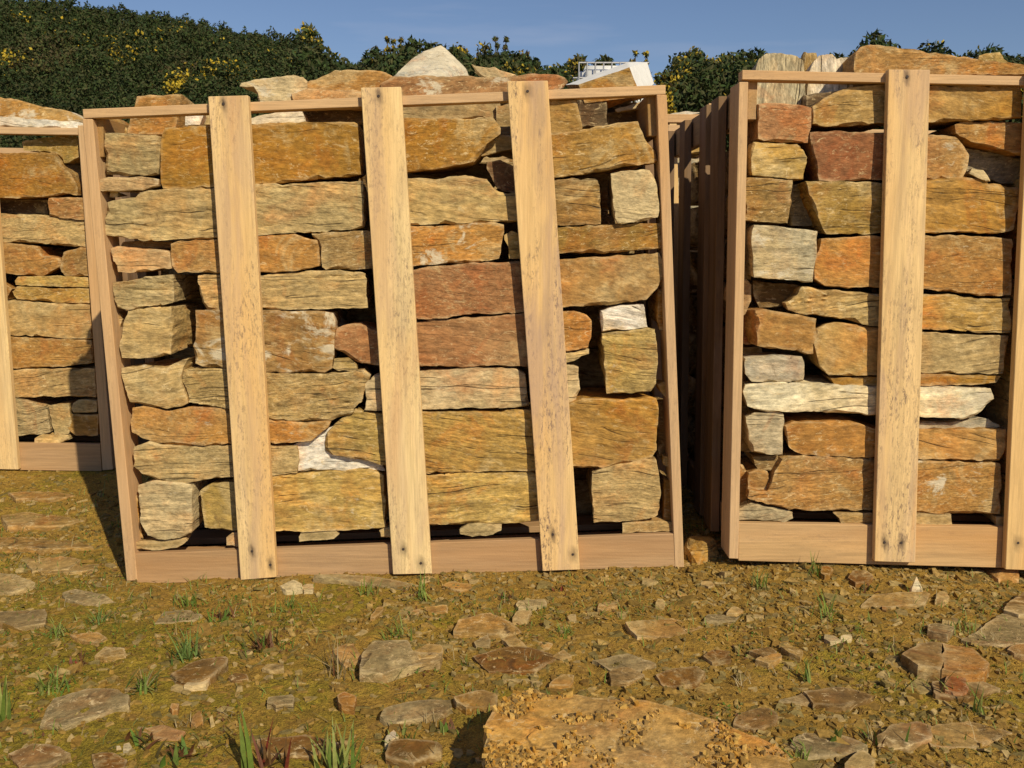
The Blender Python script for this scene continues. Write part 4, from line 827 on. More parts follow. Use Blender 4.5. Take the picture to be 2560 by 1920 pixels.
for d in [
 ('E 350,510 358,250 385,195 440,142 540,138 640,160 695,188 697,510', 2.93, .2, 'gr', 1, 26, 'grey and cream upright stone with vertical streaks at the top left of the right crate', dict(axis=0, tint=(1.15, 1.1, .95))),
 ('E 685,290 690,133 722,152 778,140 790,290', 3.02, .1, 'oc', .3, 0, 'small brown pointed stone between the two upright streaked stones', dict(axis=0, name='stone_shard')),
 ('E 715,455 728,260 790,160 850,152 885,150 912,200 950,185 992,178 1022,225 1024,455', 2.96, .16, 'mr', .9, 0, 'pale pinkish upright stone with a jagged top, on the right crate', dict(axis=0, tint=(1, .9, .78), amp=1.2)),
 ('E 1045,300 1038,150 1080,108 1150,88 1260,90 1400,112 1550,140 1700,160 1900,185 2212,220 2500,230 2500,300', 2.82, .34, 'og', .3, 14, 'long orange slab with a dark left end lying along the top of the right crate', dict(amp=1.0)),
 ('E 1890,200 1900,158 2050,133 2072,190 2120,215 2110,260 1890,260', 3.2, .12, 'yl', .2, 20, 'pale yellow stone corner peeping over the long orange slab', {}),
 ]:
    stone(d[0], d[1], d[2], d[3], d[4], d[5], d[6], group=GU, **d[7])
# ------------------------------------------------------------------ left crate
Y0 = YL+.05
rows(Y0, GC, [
 ('G 150,425 250,400 380,388 530,392 545,400 545,530 440,580 400,520 340,492 165,490', .02, .3, 'yl', .4, 10, 'olive-yellow stone in the top right corner of the left crate', dict(tint=(.8, .8, .7))),
 ('G -160,505 150,500 370,498 400,545 425,590 490,650 545,745 535,800 480,785 300,805 0,820 -160,820', 0, .3, 'oc', .3, 6, 'large ochre block with a slanting right end near the top of the left crate', dict(tint=(1, .95, 1))),
 ('G 330,812 470,812 600,815 600,968 450,955 330,940', -.01, .25, 'og', .2, 6, 'small orange-red block against the right slat of the left crate', dict(tint=(.9, .8, .8))),
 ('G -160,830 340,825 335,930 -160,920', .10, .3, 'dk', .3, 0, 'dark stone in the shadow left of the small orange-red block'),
 ('G -160,910 0,920 240,930 450,958 610,970 610,1162 400,1140 130,1120 -160,1112', 0, .3, 'tn', .5, 26, 'pale tan long slab under the small orange-red block'),
 ('G -160,1120 5,1122 150,1135 260,1150 292,1215 420,1235 412,1290 300,1355 160,1350 -160,1330', 0, .3, 'og', .3, 20, 'orange-pink block with a notched right end in the left crate', dict(tint=(.9, .95, 1.1))),
 ('G 440,1190 560,1155 620,1160 620,1357 450,1355 412,1300', 0, .25, 'og', .2, 4, 'small rust-coloured wedge-ended stone right of the notched block', dict(tint=(.75, .75, .75))),
 ('G 105,1395 125,1358 400,1352 620,1365 620,1435 400,1430 110,1415', 0, .25, 'yl', .5, 8, 'thin tan strip, upper of two in the left crate'),
 ('G 78,1462 120,1427 400,1437 620,1440 620,1545 400,1540 115,1515', .004, .25, 'yl', .5, 10, 'thicker tan strip, lower of two in the left crate', dict(tint=(.95, .92, .9))),
 ('G -160,1400 20,1400 85,1442 40,1520 -160,1520', .02, .25, 'og', .3, 10, 'small broken stone left of the two tan strips', dict(tint=(.8, .8, .8))),
 ('G -160,1530 45,1527 115,1520 400,1547 630,1552 H 632,130 430,128 60,105 -160,95', 0, .3, 'tn', .3, 14, 'large tan block below the two tan strips', dict(tint=(1, .93, .85))),
 ('H -160,110 62,118 200,125 632,140 645,300 480,320 80,336 -160,335', 0, .3, 'og', .4, 16, 'orange block with a pale grey upper edge in the left crate', dict(tint=(.95, 1.05, 1.2))),
 ('H -160,345 75,345 250,340 460,335 650,335 660,535 300,532 90,532 -160,530', 0, .3, 'gy', .5, 10, 'grey-brown block with an ochre left half in the left crate', dict(tint=(1.05, .95, .85))),
 ('H -160,540 105,535 180,560 325,605 355,775 200,790 115,800 -160,810', 0, .3, 'gy', .9, 8, 'grey-green layered block with an orange corner, near the bottom of the left crate', dict(tint=(.9, .95, 1.1))),
 ('H 335,590 470,578 495,700 475,790 375,798 350,680', 0, .25, 'gy', .3, 6, 'small upright grey and yellow block near the bottom of the left crate'),
 ('H 500,575 540,555 670,555 670,635 500,648', .005, .25, 'gy', .5, 0, 'small grey stone in the crate shadow, upper of two', dict(tint=(.9, .95, 1))),
 ('H 490,655 680,650 680,800 520,802 455,735', 0, .25, 'oc', .5, 4, 'brown stone in the crate shadow, lower of two'),
 ('H 240,818 290,785 370,800 470,796 482,830 410,855 240,852', -.01, .2, 'tn', .3, 4, 'tan wedge on the bottom board of the left crate', dict(name='stone_wedge')),
])
GV = 'stones lying on top of the left crate'
stone('G -260,150 -60,118 0,120 100,135 200,158 300,180 450,205 575,262 590,300 -260,290', YL+.16, .4, 'og', .3, 58, 'broad low orange and white rock on top of the left crate', name='rock', group=GV, amp=1.2, tint=(.9, 1, 1.1))
stone('G -260,240 0,250 300,272 572,294 572,330 0,320 -260,312', YL+.03, .3, 'mr', .2, 10, 'bright white slab lying flat on the top rail of the left crate', name='stone_slab', group=GV, amp=.5)
# rear crate in the gap
GD = 'stones in the rear crate seen through the gap'
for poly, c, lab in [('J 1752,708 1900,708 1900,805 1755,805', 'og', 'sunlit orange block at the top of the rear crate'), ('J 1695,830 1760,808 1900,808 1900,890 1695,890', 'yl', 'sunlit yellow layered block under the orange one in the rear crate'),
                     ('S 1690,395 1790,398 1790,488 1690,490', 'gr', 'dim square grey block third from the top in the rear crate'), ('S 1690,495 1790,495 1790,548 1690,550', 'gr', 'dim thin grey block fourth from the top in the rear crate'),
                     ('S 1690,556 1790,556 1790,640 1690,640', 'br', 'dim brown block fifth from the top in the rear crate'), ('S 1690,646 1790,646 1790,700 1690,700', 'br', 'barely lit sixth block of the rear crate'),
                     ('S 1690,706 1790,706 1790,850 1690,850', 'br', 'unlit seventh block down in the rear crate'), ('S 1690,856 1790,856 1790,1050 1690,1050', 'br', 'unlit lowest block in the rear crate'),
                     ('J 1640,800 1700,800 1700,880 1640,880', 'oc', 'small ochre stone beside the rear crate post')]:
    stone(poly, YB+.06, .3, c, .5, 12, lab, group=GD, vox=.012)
stone('S 1680,292 1770,296 1770,300 1680,298 1676,284 1720,279 1765,281', YB+.05, .3, 'mr', .2, 0, 'thin white slab lying on the rear crate', name='stone_slab', group=GD, vox=.012)

# ------------------------------------------------------------------ unlit inner stones (each its own block), so the crates are full behind the face
def inner(x0, x1, z0, z1, y, rws, cols, dep, label, group, seed, c='br', shear=0, fine=False):
    r = np.random.RandomState(seed); protos = []
    for k in range(4):
        V, Fc = box(-.5, .5, -.5, .5, -.5, .5); bm = bmesh.new()
        for v in V: bm.verts.new(np.array(v)+r.uniform(-.05, .05, 3))
        bm.verts.ensure_lookup_table()
        for f in Fc: bm.faces.new([bm.verts[i] for i in f])
        bmesh.ops.bevel(bm, geom=bm.edges[:], offset=.05, segments=2, affect='EDGES'); bmesh.ops.triangulate(bm, faces=bm.faces[:]); bmesh.ops.subdivide_edges(bm, edges=bm.edges[:], cuts=2, use_grid_fill=True)
        bm.verts.index_update(); co = np.array([v.co[:] for v in bm.verts]); fc = [tuple(v.index for v in f.verts) for f in bm.faces]; bm.free()
        co = co+.03*np.stack([vnoise(co*4+k, 1), vnoise(co*4+k, 2), vnoise(co*4+k, 3)], 1); protos.append((co, fc))
    hz = (z1-z0)/rws
    for i in range(rws):
        cuts = np.sort(np.linspace(x0, x1, cols+1)+np.concatenate([[0], r.uniform(-.13, .13, cols-1), [0]])) if cols > 1 else np.array([x0, x1])
        for j in range(cols):
            co, fc = protos[r.randint(4)]; w = cuts[j+1]-cuts[j]
            if fine:
                CNT[0] += 1; Vb = np.array(box(-.5, .5, -.5, .5, -.5, .5)[0])*np.array((w*.98, dep, hz*.98))+r.uniform(-.012, .012, (8, 3))+np.array(((cuts[j]+cuts[j+1])/2, y+dep/2+r.uniform(0, .02), z0+hz*(i+.5)))
                P, no, fc = remesh([tuple(q) for q in Vb], box(0, 1, 0, 1, 0, 1)[1], .010); P = roughen(P, no, .6, 1.2, 2, CNT[0])
                o = finish(P, fc, ['oc', 'tn', 'og', 'gy', 'yl', 'tn'][r.randint(6)], .6, 20, None, 'stone_block', None, None, None, 'stone', r)
                setp(o, '%s, %s row, %s' % (label, ['lowest', 'second', 'third', 'fourth', 'fifth', 'sixth', 'seventh', 'eighth'][i], ['left', 'right'][j]), 'stone', group); continue
            P = co*np.array((w*.97, dep, hz*.97))+np.array(((cuts[j]+cuts[j+1])/2, y+dep/2+r.uniform(0, .03), z0+hz*(i+.5)))
            P[:, 0] -= shear*(P[:, 2]-z0)
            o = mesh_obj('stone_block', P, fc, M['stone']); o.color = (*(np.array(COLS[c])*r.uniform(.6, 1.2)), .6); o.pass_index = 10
            ordn = ['lowest', 'second', 'third', 'fourth', 'fifth', 'sixth', 'seventh', 'eighth']
            pos = {1: [''], 2: ['left', 'right'], 3: ['left', 'middle', 'right']}[cols][j]
            setp(o, '%s, %s row, %s' % (label, ordn[i], pos), 'stone', group)
l0, r0, zb_, zt_ = at(343, 1452, YM+T)[0]+.015, at(1686, 1419, YM+T)[0]-.02, at(1000, 1380, YM+.05)[2], at(1000, 330, YM)[2]
SHR = (l0-at(231, 297, YM+T)[0]-.015)/1.33
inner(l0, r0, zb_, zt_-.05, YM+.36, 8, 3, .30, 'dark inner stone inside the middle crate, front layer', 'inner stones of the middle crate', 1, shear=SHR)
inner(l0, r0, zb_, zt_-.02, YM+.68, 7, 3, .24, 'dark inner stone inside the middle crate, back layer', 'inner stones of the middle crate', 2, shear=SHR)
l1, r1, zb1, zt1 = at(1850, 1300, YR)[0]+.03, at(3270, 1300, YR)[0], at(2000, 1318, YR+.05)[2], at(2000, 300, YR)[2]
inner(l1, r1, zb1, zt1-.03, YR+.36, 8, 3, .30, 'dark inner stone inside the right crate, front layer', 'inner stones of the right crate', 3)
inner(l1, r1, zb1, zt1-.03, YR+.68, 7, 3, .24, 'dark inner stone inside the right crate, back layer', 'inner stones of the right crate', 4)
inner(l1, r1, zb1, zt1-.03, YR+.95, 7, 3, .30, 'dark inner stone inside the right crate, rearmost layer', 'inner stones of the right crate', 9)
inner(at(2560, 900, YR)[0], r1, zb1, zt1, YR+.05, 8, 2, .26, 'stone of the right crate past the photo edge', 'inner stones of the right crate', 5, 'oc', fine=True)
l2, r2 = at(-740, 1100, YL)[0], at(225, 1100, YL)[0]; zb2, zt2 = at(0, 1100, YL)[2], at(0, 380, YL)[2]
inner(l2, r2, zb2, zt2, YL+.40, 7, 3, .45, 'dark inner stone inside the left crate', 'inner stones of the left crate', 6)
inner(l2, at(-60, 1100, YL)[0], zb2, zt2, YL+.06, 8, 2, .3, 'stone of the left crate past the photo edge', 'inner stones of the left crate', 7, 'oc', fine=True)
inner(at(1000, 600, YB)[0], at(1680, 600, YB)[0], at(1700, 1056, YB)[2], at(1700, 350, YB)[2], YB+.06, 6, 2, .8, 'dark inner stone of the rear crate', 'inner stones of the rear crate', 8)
# ================================================================== GROUND STONES
GG = 'loose flat stones lying on the ground'
def gstone(poly, th, c, st, wh, lab, name='flat_stone', tilt=0, sink=.012, vox=.0055, amp=.8, tint=None, ztop=None):
    th = th*.42+.002; tint = tint or ((.64, .53, .32) if c == 'gr' else (.74, .65, .45) if c in ('tn', 'br', 'cr') else (.80, .74, .62))
    CNT[0] += 1; seed = CNT[0]; r = np.random.RandomState(seed)
    src = px(poly); P3 = [atg(x, y, th) for x, y in src]
    P = resample([p[:2] for p in P3], .016); P = smooth_ring(P, 1, .06)
    t = np.concatenate([P, np.zeros((len(P), 1))], 1); P = P+np.stack([vnoise(t*60, seed), vnoise(t*60+9, seed+5)], 1)*.003
    n = len(P); cen = P.mean(0); gz = float(ground_z(*cen)); tx, ty = r.uniform(-.06, .06), r.uniform(-.06, .06)+tilt
    tp = [(p[0], p[1], gz+th+(p[0]-cen[0])*tx+(p[1]-cen[1])*ty) for p in P]
    Q = cen+(P-cen)*r.uniform(.99, 1.07)
    bt = [(q[0], q[1], gz-sink-.01) for q in Q]
    Fc = [tuple(range(n)), tuple(range(2*n-1, n-1, -1))]+[(i, n+i, n+(i+1) % n, (i+1) % n) for i in range(n)]
    size = max(np.ptp(P[:, 0]), np.ptp(P[:, 1])); v = min(vox, max(.0022, size/22))
    co, no, fc = remesh(tp+bt, Fc, v)
    co = roughen(co, no, min(st, .6), amp*min(1, size/.12+.15), 2, seed)
    return finish(co, fc, c, st, wh, lab, name, 'stone', GG, tint, 'stone', r)
G = [
 ('N -60,330 0,320 140,316 280,315 290,345 280,385 150,405 -60,425', .02, 'gr', .5, 4, 'flat pale grey slab at the left edge of the photo'),
 ('N 950,385 1010,325 1170,318 1250,338 1185,365', .012, 'gr', .3, 8, 'flat cream-grey flake right of the reed-like stalk'),
 ('N 250,990 280,920 330,850 560,790 740,800 800,850 780,900 620,950 400,1015', .022, 'gr', .4, 8, 'broad grey-green slab sunk in moss at lower left'),
 ('N 578,585 640,540 770,545 772,578 650,592', .02, 'tn', .3, 10, 'small tan wedge beside the dark red weed'),
 ('N 1722,157 1800,125 1858,148 1860,180 1750,182', .025, 'wh', .3, 40, 'small whitish stone just below the left slat'),
 ('N 1860,160 1870,145 1925,145 1925,185 1862,190', .018, 'wh', .2, 30, 'tiny pale square stone below the left slat, right of the whitish one'),
 ('N 1930,115 2100,100 2400,112 2600,140 2625,158 2560,172 2300,150', .022, 'gr', .5, 12, 'long thin grey slab along the foot of the middle crate'),
 ('O 1240,588 1235,540 1330,490 1425,512 1400,560 1330,590', .014, 'tn', .3, 10, 'flat tan flake beside a grass clump right of the middle'),
 ('N 1050,700 1150,625 1250,600 1390,590 1400,640 1320,700 1230,750 1110,740', .03, 'br', .5, 10, 'brown-grey stone right of the broad mossy slab'),
 ('N 1120,770 1200,712 1265,700 1298,730 1260,765 1180,775', .028, 'wh', .2, 30, 'small pale chip at the foot of the brown-grey stone'),
 ('N 860,1040 1000,1010 1130,1062 1100,1112 900,1085', .018, 'pk', .3, 6, 'mauve-brown flat stone at lower left', ),
 ('N 430,468 520,455 600,447 665,472 600,500 520,495', .014, 'tn', .3, 4, 'tan flake left of the bluish grass clump'),
 ('N 220,55 300,25 450,15 610,12 600,55 430,75 250,75', .022, 'tn', .4, 10, 'cream-tan slab near the shadow at the left'),
 ('N 1045,905 1050,880 1098,878 1098,912 1060,918', .02, 'og', .1, 4, 'tiny orange cube of stone in the lower left'),
 ('N 1170,1000 1180,955 1225,920 1248,980 1200,1010', .022, 'og', .1, 6, 'orange rounded pebble left of centre foreground'),
 ('N 2065,835 2120,803 2195,832 2175,900 2090,892', .035, 'og', .1, 4, 'round orange stone at the foot of the rusty slab, left of the big boulder'),
 ('N 720,1165 722,1140 748,1140 750,1165', .02, 'wh', .1, 60, 'small white pebble, left of a pair'), 
 ('N 752,1168 755,1130 795,1120 812,1145 790,1170', .026, 'wh', .1, 60, 'larger white pebble, right of a pair'),
 ('N 380,215 460,190 640,210 722,255 600,275 400,250', .012, 'gr', .4, 4, 'mauve-grey flat slab near the left end of the crate foot'),
 ('N 1640,880 1650,845 1800,820 1812,878 1700,895', .02, 'gr', .3, 6, 'dull grey flat stone in the lower middle left'),
 ('O 815,445 850,380 950,350 1050,325 1160,375 1245,432 1140,452 1000,447', .022, 'tn', .6, 26, 'tent-shaped tan slab in the centre foreground'),
 ('O 1178,367 1210,315 1302,308 1272,362', .024, 'cr', .2, 10, 'bright cream flake right behind the tent-shaped slab'),
 ('O 240,680 262,580 330,510 540,503 570,560 750,560 740,600 520,640 380,682', .055, 'gr', .6, 16, 'rough grey rock with a pale edge, left of centre'),
 ('O 570,560 660,515 755,520 758,560 700,600 600,605', .045, 'tn', .6, 14, 'tan split rock touching the rough grey rock'),
 ('O 490,392 560,312 622,297 600,340', .012, 'tn', .2, 20, 'pale thin sliver left of the tent-shaped slab'),
 ('O 305,350 350,290 395,283 380,320 330,352', .02, 'tn', .2, 30, 'narrow upright-looking pale chip left of centre'),
 ('O 630,300 650,285 780,278 792,308 660,312', .015, 'tn', .3, 4, 'flat buff stone above the tent-shaped slab'),
 ('O 1122,490 1172,455 1285,540 1262,572 1160,530', .028, 'tn', .3, 6, 'brownish stone tipped over a dark hole below the tent-shaped slab'),
 ('O 938,500 1040,463 1047,522 960,524', .022, 'gr', .2, 4, 'greyish triangular flake left of the dark hole'),
 ('O 1700,302 1712,265 1832,240 1842,275 1730,307', .024, 'tn', .2, 10, 'buff elongated stone right of centre'),
 ('O 1523,352 1535,335 1578,337 1578,370 1530,374', .02, 'cr', .1, 10, 'small cream cube-like stone right of the tent-shaped slab'),
 ('O 1200,270 1215,245 1380,240 1395,275 1220,290', .018, 'gr', .4, 8, 'grey slab above the bright cream flake'),
 ('O 745,160 800,135 930,140 930,165 862,190 780,170', .018, 'tn', .3, 20, 'sandy split flake close to the foot of the middle crate'),
 ('O 370,965 400,910 550,870 700,855 815,850 825,900 600,970 460,1000', .02, 'gr', .5, 4, 'slaty grey slab left of the big boulder'),
 ('O 818,850 1000,798 1095,828 1095,885 900,905 830,880', .026, 'oc', .3, 4, 'brown slab touching the top left corner of the big boulder'),
 ('O 400,1210 440,1110 580,1100 725,1120 750,1180 580,1235', .024, 'br', .5, 2, 'brown slab at the bottom edge left of the big boulder'),
 ('O 1428,592 1490,553 1545,590 1480,607', .024, 'tn', .2, 4, 'small buff pebble right of centre'),
 ('O 1405,765 1480,700 1560,708 1540,765', .024, 'tn', .3, 4, 'olive-tan stone above the big boulder'),
 ('O 80,560 120,535 210,520 252,600 150,645', .03, 'tn', .4, 10, 'tan lump with dry weeds to its left'),
 ('O 1770,690 1820,665 1900,655 1992,700 1900,747 1790,745', .024, 'br', .4, 4, 'grey-brown stone above the right part of the big boulder', ),
 ('O 400,1105 410,1080 450,1045 482,1080 445,1108', .03, 'wh', .1, 60, 'white pebble left of the shadow of the big boulder'),
 ('O 2060,275 2070,240 2105,238 2128,255 2120,280', .026, 'cr', .1, 20, 'cream pebble in the right middle ground'),
 ('Q 1825,475 1950,400 2080,325 2212,375 2400,470 2350,520 2100,522 1920,510', .03, 'gr', .4, 4, 'large grey-brown slab shaped like a roof at the right edge'),
 ('Q 1460,590 1560,500 1640,475 1712,482 1712,640 1700,690 1560,670', .055, 'br', .4, 4, 'left brown half of the low domed stone at right', ),
 ('Q 1716,482 1760,498 1900,520 2000,640 1965,702 1800,705 1704,690 1716,640', .055, 'og', .3, 4, 'right orange half of the low domed stone at right'),
 ('Q 1615,430 1622,393 1690,385 1792,412 1745,462 1660,445', .03, 'gr', .4, 20, 'pale-topped grey stone left of the roof-shaped slab'),
 ('Q 1200,270 1285,210 1440,202 1605,203 1640,215 1605,268 1400,285', .02, 'tn', .5, 4, 'flat brown slab under the white triangular chip'),
 ('Q 1670,240 1680,200 1725,188 1762,232 1722,248', .026, 'cr', .1, 10, 'cream flake right of the white triangular chip'),
 ('Q 385,330 430,280 492,300 452,332', .024, 'cr', .1, 10, 'pale buff flake in front of the right crate, below the grass'),
 ('Q 240,375 270,338 400,330 490,322 440,362 330,385', .014, 'gr', .4, 4, 'thin dull slab in front of the gap between the crates'),
 ('Q 228,150 235,128 290,124 312,152 272,168', .022, 'cr', .1, 10, 'round cream pebble in front of the gap between the crates'),
 ('Q -60,700 60,670 200,660 255,690 205,750 0,772', .02, 'br', .4, 6, 'brown flat slab right behind the big boulder'),
 ('Q 765,1140 800,1090 870,1068 1080,1075 1150,1095 1255,1142 1170,1185 880,1205', .03, 'gr', .4, 2, 'flat olive-grey stone at lower right of the big boulder'),
 ('Q 1105,1278 1130,1220 1222,1170 1295,1240 1270,1300 1110,1310', .05, 'cr', .3, 14, 'pointed cream and orange stone at the bottom edge'),
 ('Q 1300,1090 1400,1010 1560,1000 1645,1030 1642,1100 1500,1132 1330,1125', .035, 'br', .4, 4, 'olive-brown stone at the lower right'),
 ('Q 720,535 750,520 850,548 842,600 770,572', .024, 'tn', .4, 10, 'tan shard in the right middle ground'),
 ('Q 978,480 985,450 1050,458 1082,490 1022,512', .022, 'wh', .2, 30, 'pale pinkish stone in the right middle ground'),
 ('Q 1080,470 1100,455 1150,452 1150,485 1090,492', .018, 'wh', .2, 30, 'small pale chip right of the pale pinkish stone'),
 ('Q 1720,805 1725,750 1760,665 1832,690 1872,780 1842,825', .04, 'rd', .3, 2, 'dark reddish stone between two grass blades at right'),
 ('Q 2112,545 2150,515 2300,510 2400,560 2300,600 2150,580', .035, 'og', .3, 6, 'orange stone at the right edge below the roof-shaped slab'),
 ('Q 2090,300 2110,260 2212,200 2300,220 2300,320 2180,330', .05, 'br', .4, 6, 'brown stone at the right edge in front of the right crate'),
 ('Q 960,80 970,40 1010,38 1035,58 1020,85 985,90', .026, 'oc', .1, 4, 'round ochre pebble by the foot of the right crate'),
 ('Q 1130,100 1160,68 1240,70 1290,105 1260,125 1180,128', .03, 'br', .3, 2, 'dark brown stone in front of the slat of the right crate'),
 ('Q 150,215 85,185 80,200 100,240 165,240', .014, 'tn', .3, 10, 'tan flake in front of the middle crate corner'),
 ('Q 420,1010 470,930 620,900 700,945 690,1010 560,1050', .02, 'br', .4, 4, 'brown slab right of the big boulder'),
 ('Q 700,870 880,810 1060,815 1095,840 900,880', .012, 'gr', .4, 4, 'thin mauve-grey slab in the right middle ground'),
 ('N 40,1180 200,1120 340,1140 430,1200 300,1260 120,1262', .014, 'br', .4, 2, 'brown half-buried slab in the bottom left corner'),
 ('N 560,1200 700,1180 790,1230 760,1300 600,1310', .016, 'br', .3, 2, 'dark tan slab at the bottom edge, lower left'),
 ('N -40,560 60,520 110,560 20,600', .01, 'tn', .3, 6, 'little tan flake at the left edge'),
 ('N 1610,665 1640,640 1750,645 1745,670 1660,680', .014, 'tn', .3, 6, 'flat buff chip in the left middle ground'),
 ('N 1400,720 1440,695 1520,700 1530,730 1450,745', .012, 'br', .3, 2, 'brown flake in the left middle ground'),
 ('O 620,150 700,120 720,95 640,100', .01, 'cr', .3, 6, 'narrow cream sliver touching the shade of the middle crate') ,
 ('O 880,110 890,85 930,80 925,105', .014, 'cr', .3, 20, 'tiny cream chip below the middle slat'),
 ('Q 1330,300 1335,285 1370,290 1360,310', .014, 'og', .1, 2, 'tiny orange chip below the flat brown slab'),
 ('Q 520,560 640,520 700,560 610,600 ', .014, 'br', .3, 2, 'brown flake right of the thin dull slab'),
 ('Q 240,590 290,550 400,560 410,610 300,625', .016, 'br', .4, 2, 'brown slab in the centre right foreground'),
 ('Q 560,610 600,580 720,570 730,600 640,640', .016, 'tn', .4, 6, 'tan slab in the centre right foreground'),
]
G += [
 ('S 0,1290 60,1275 150,1285 210,1300 150,1318 20,1320', .02, 'tn', .6, 10, 'long buff slate ledge left of the crate shadow, farthest back'),
 ('S -30,1345 80,1335 190,1340 235,1362 120,1378 -20,1372', .022, 'tn', .6, 10, 'buff slate ledge left of the crate shadow, second from the back'),
 ('S 20,1232 110,1222 190,1235 120,1250 40,1250', .014, 'tn', .5, 6, 'thin sandy slate in front of the left crate'),
 ('S 60,1400 150,1385 205,1395 170,1425 80,1428', .02, 'tn', .5, 14, 'pale broken slate left of the shadow, near the middle crate corner'),
 ('S -40,1430 40,1440 90,1460 30,1480 -40,1478', .022, 'cr', .4, 14, 'cream broken slate at the left edge of the photo'),
 ('S 1180,1640 1290,1615 1400,1640 1340,1672 1220,1678', .02, 'br', .5, 4, 'brown slate half buried in the centre foreground'),
 ('S 1560,1560 1680,1545 1760,1562 1690,1590 1590,1592', .018, 'tn', .5, 6, 'buff slate half buried right of the centre'),
 ('S 1480,1650 1570,1635 1640,1660 1560,1690', .02, 'gr', .5, 4, 'dull grey slate right of the centre foreground'),
 ('S 2010,1730 2100,1715 2190,1735 2110,1765 2030,1762', .02, 'br', .5, 4, 'brown slate in the right foreground below the domed stone'),
 ('S 2330,1700 2430,1690 2500,1720 2420,1750 2340,1740', .022, 'br', .5, 4, 'brown slate near the right edge in the foreground'),
 ('S 2300,1820 2420,1800 2530,1830 2440,1870 2330,1865', .024, 'tn', .5, 6, 'tan slate in the bottom right corner'),
 ('S 640,1850 760,1835 850,1860 780,1890 660,1888', .02, 'br', .5, 4, 'brown slate at the bottom, between the weeds and the boulder shadow'),
]
for g in G: gstone(*g[:6])
# the big flat boulder in the foreground with loose crumbs on it
BT = .115
big = px('O 1040,945 1065,900 1110,830 1180,800 1300,783 1500,795 1650,812 1800,822 2000,852 2212,900 Q 250,950 400,1000 560,1080 690,1120 760,1180 800,1278 830,1480 500,1700 0,1760 O 1300,1620 1080,1480 1010,1278 990,1080 1010,1010')
Pb = np.array([atz(x, y, BT)[:2] for x, y in big]); Pb = smooth_ring(resample(Pb, .015), 2, .2)
tb_ = np.concatenate([Pb, np.zeros((len(Pb), 1))], 1); Pb = Pb+np.stack([vnoise(tb_*25, 1), vnoise(tb_*25+9, 2)], 1)*.006
cb = Pb.mean(0); n = len(Pb)
V = [(p[0], p[1], BT-.006) for p in cb+(Pb-cb)*.985]+[(p[0], p[1], BT-.03) for p in cb+(Pb-cb)*1.0]+[(p[0], p[1], .03) for p in cb+(Pb-cb)*.96]+[(p[0], p[1], -.03) for p in cb+(Pb-cb)*.86]
Fc = [tuple(range(n)), tuple(range(4*n-1, 3*n-1, -1))]+[(k*n+i, (k+1)*n+i, (k+1)*n+(i+1) % n, k*n+(i+1) % n) for k in range(3) for i in range(n)]
co, no, fc = remesh(V, Fc, .0055)
top = np.clip((co[:, 2]-.08)/.02, 0, 1)
P2 = co*np.array((1, 1, 0))
step = vnoise(P2*np.array((3.2, 7.5, 1))+4, 91); step = .5*step+.5*np.round(step*2.6)/2.6
co[:, 2] += top*(.006*step+.005*fbm(P2*11, 3, 93))
co = roughen(co, no, .7, .8, 2, 999)
bo = finish(co, fc, 'oc', .5, 30, 'big flat orange boulder with crumbs on top in the foreground', 'boulder', 'boulder', None, (1.45, 1.55, 2.3), 'stone', np.random.RandomState(1))
from mathutils.bvhtree import BVHTree
def bvh_of(o):
    me = o.data; v = np.empty(len(me.vertices)*3); me.vertices.foreach_get('co', v); v = v.reshape(-1, 3)+np.array(o.location)
    return BVHTree.FromPolygons([tuple(p) for p in v], [tuple(p.vertices) for p in me.polygons])
bv = bvh_of(bo)
# upright white triangular chip, boulder between the crates, props under the right crate
p = atg(2292, 1481); s = .045/ (.0)if False else 1
b0, b1, tp = atg(2276, 1482), atg(2307, 1481), None
Yc = b0[1]; tp = at(2291, 1441, Yc)
hull_stone([b0+(0, -.004, -.01), b1+(0, -.004, -.01), tp, tp+(.003, .008, -.003), b0+(0, .016, -.01), b1+(0, .016, -.01), at(2279, 1470, Yc)-(0, .003, 0), at(2304, 1468, Yc)-(0, .003, 0)], 'wh', .1, 60, 'upright white triangular chip on a flat brown slab', name='stone_shard', vox=.003, amp=.4, group=GG)
def lump(cx, cy, Y, rx, ry, rz, c, st, wh, lab, seed, name='rock', amp=1.5, group=None, tint=None):
    r = np.random.RandomState(seed); cpt = at(cx, cy, Y); d = r.normal(size=(26, 3)); d /= np.linalg.norm(d, axis=1)[:, None]; d = np.sign(d)*np.abs(d)**.8
    return hull_stone([cpt+q*np.array((rx, ry, rz)) for q in d], c, st, wh, lab, name=name, amp=amp, group=group, tint=tint, vox=.005)
lump(1757, 1382, 2.80, .056, .08, .048, 'oc', .5, 4, 'lumpy yellowish rock lying in the gap between the two crates', 11, tint=(1.1, 1.15, 1.2))
lump(1712, 1418, 2.76, .03, .04, .022, 'oc', .3, 4, 'small brown lump against the right foot of the middle crate', 12)
lump(1790, 1395, 3.05, .05, .06, .03, 'br', .3, 4, 'dark stone in the shade behind the yellowish gap rock', 13)
pr = [at(2505, 1414, 2.70), at(2543, 1414, 2.70), at(2549, 1440, 2.66), at(2546, 1462, 2.64), at(2498, 1470, 2.62), at(2496, 1448, 2.64)]
hull_stone(pr+[q+np.array((0, .12, 0)) for q in pr], 'og', .2, 10, 'orange prop stone under the corner of the right crate at the photo edge', name='prop_stone', vox=.005)
for cx, Y, wl in ((1850, 2.90, 'left'), (2230, 3.0, 'middle'), (3100, 2.75, 'right')):
    q = at(cx, 1408, 2.72); 
    hull_stone([(q[0]+dx, Y+dy, z) for dx in (-.07, .07) for dy in (-.05, .09) for z in (.02, q[2]-.002)], 'br', .3, 4, wl+' flat prop stone in the dark slot under the right crate', name='prop_stone', group='prop stones under the right crate', vox=.01)

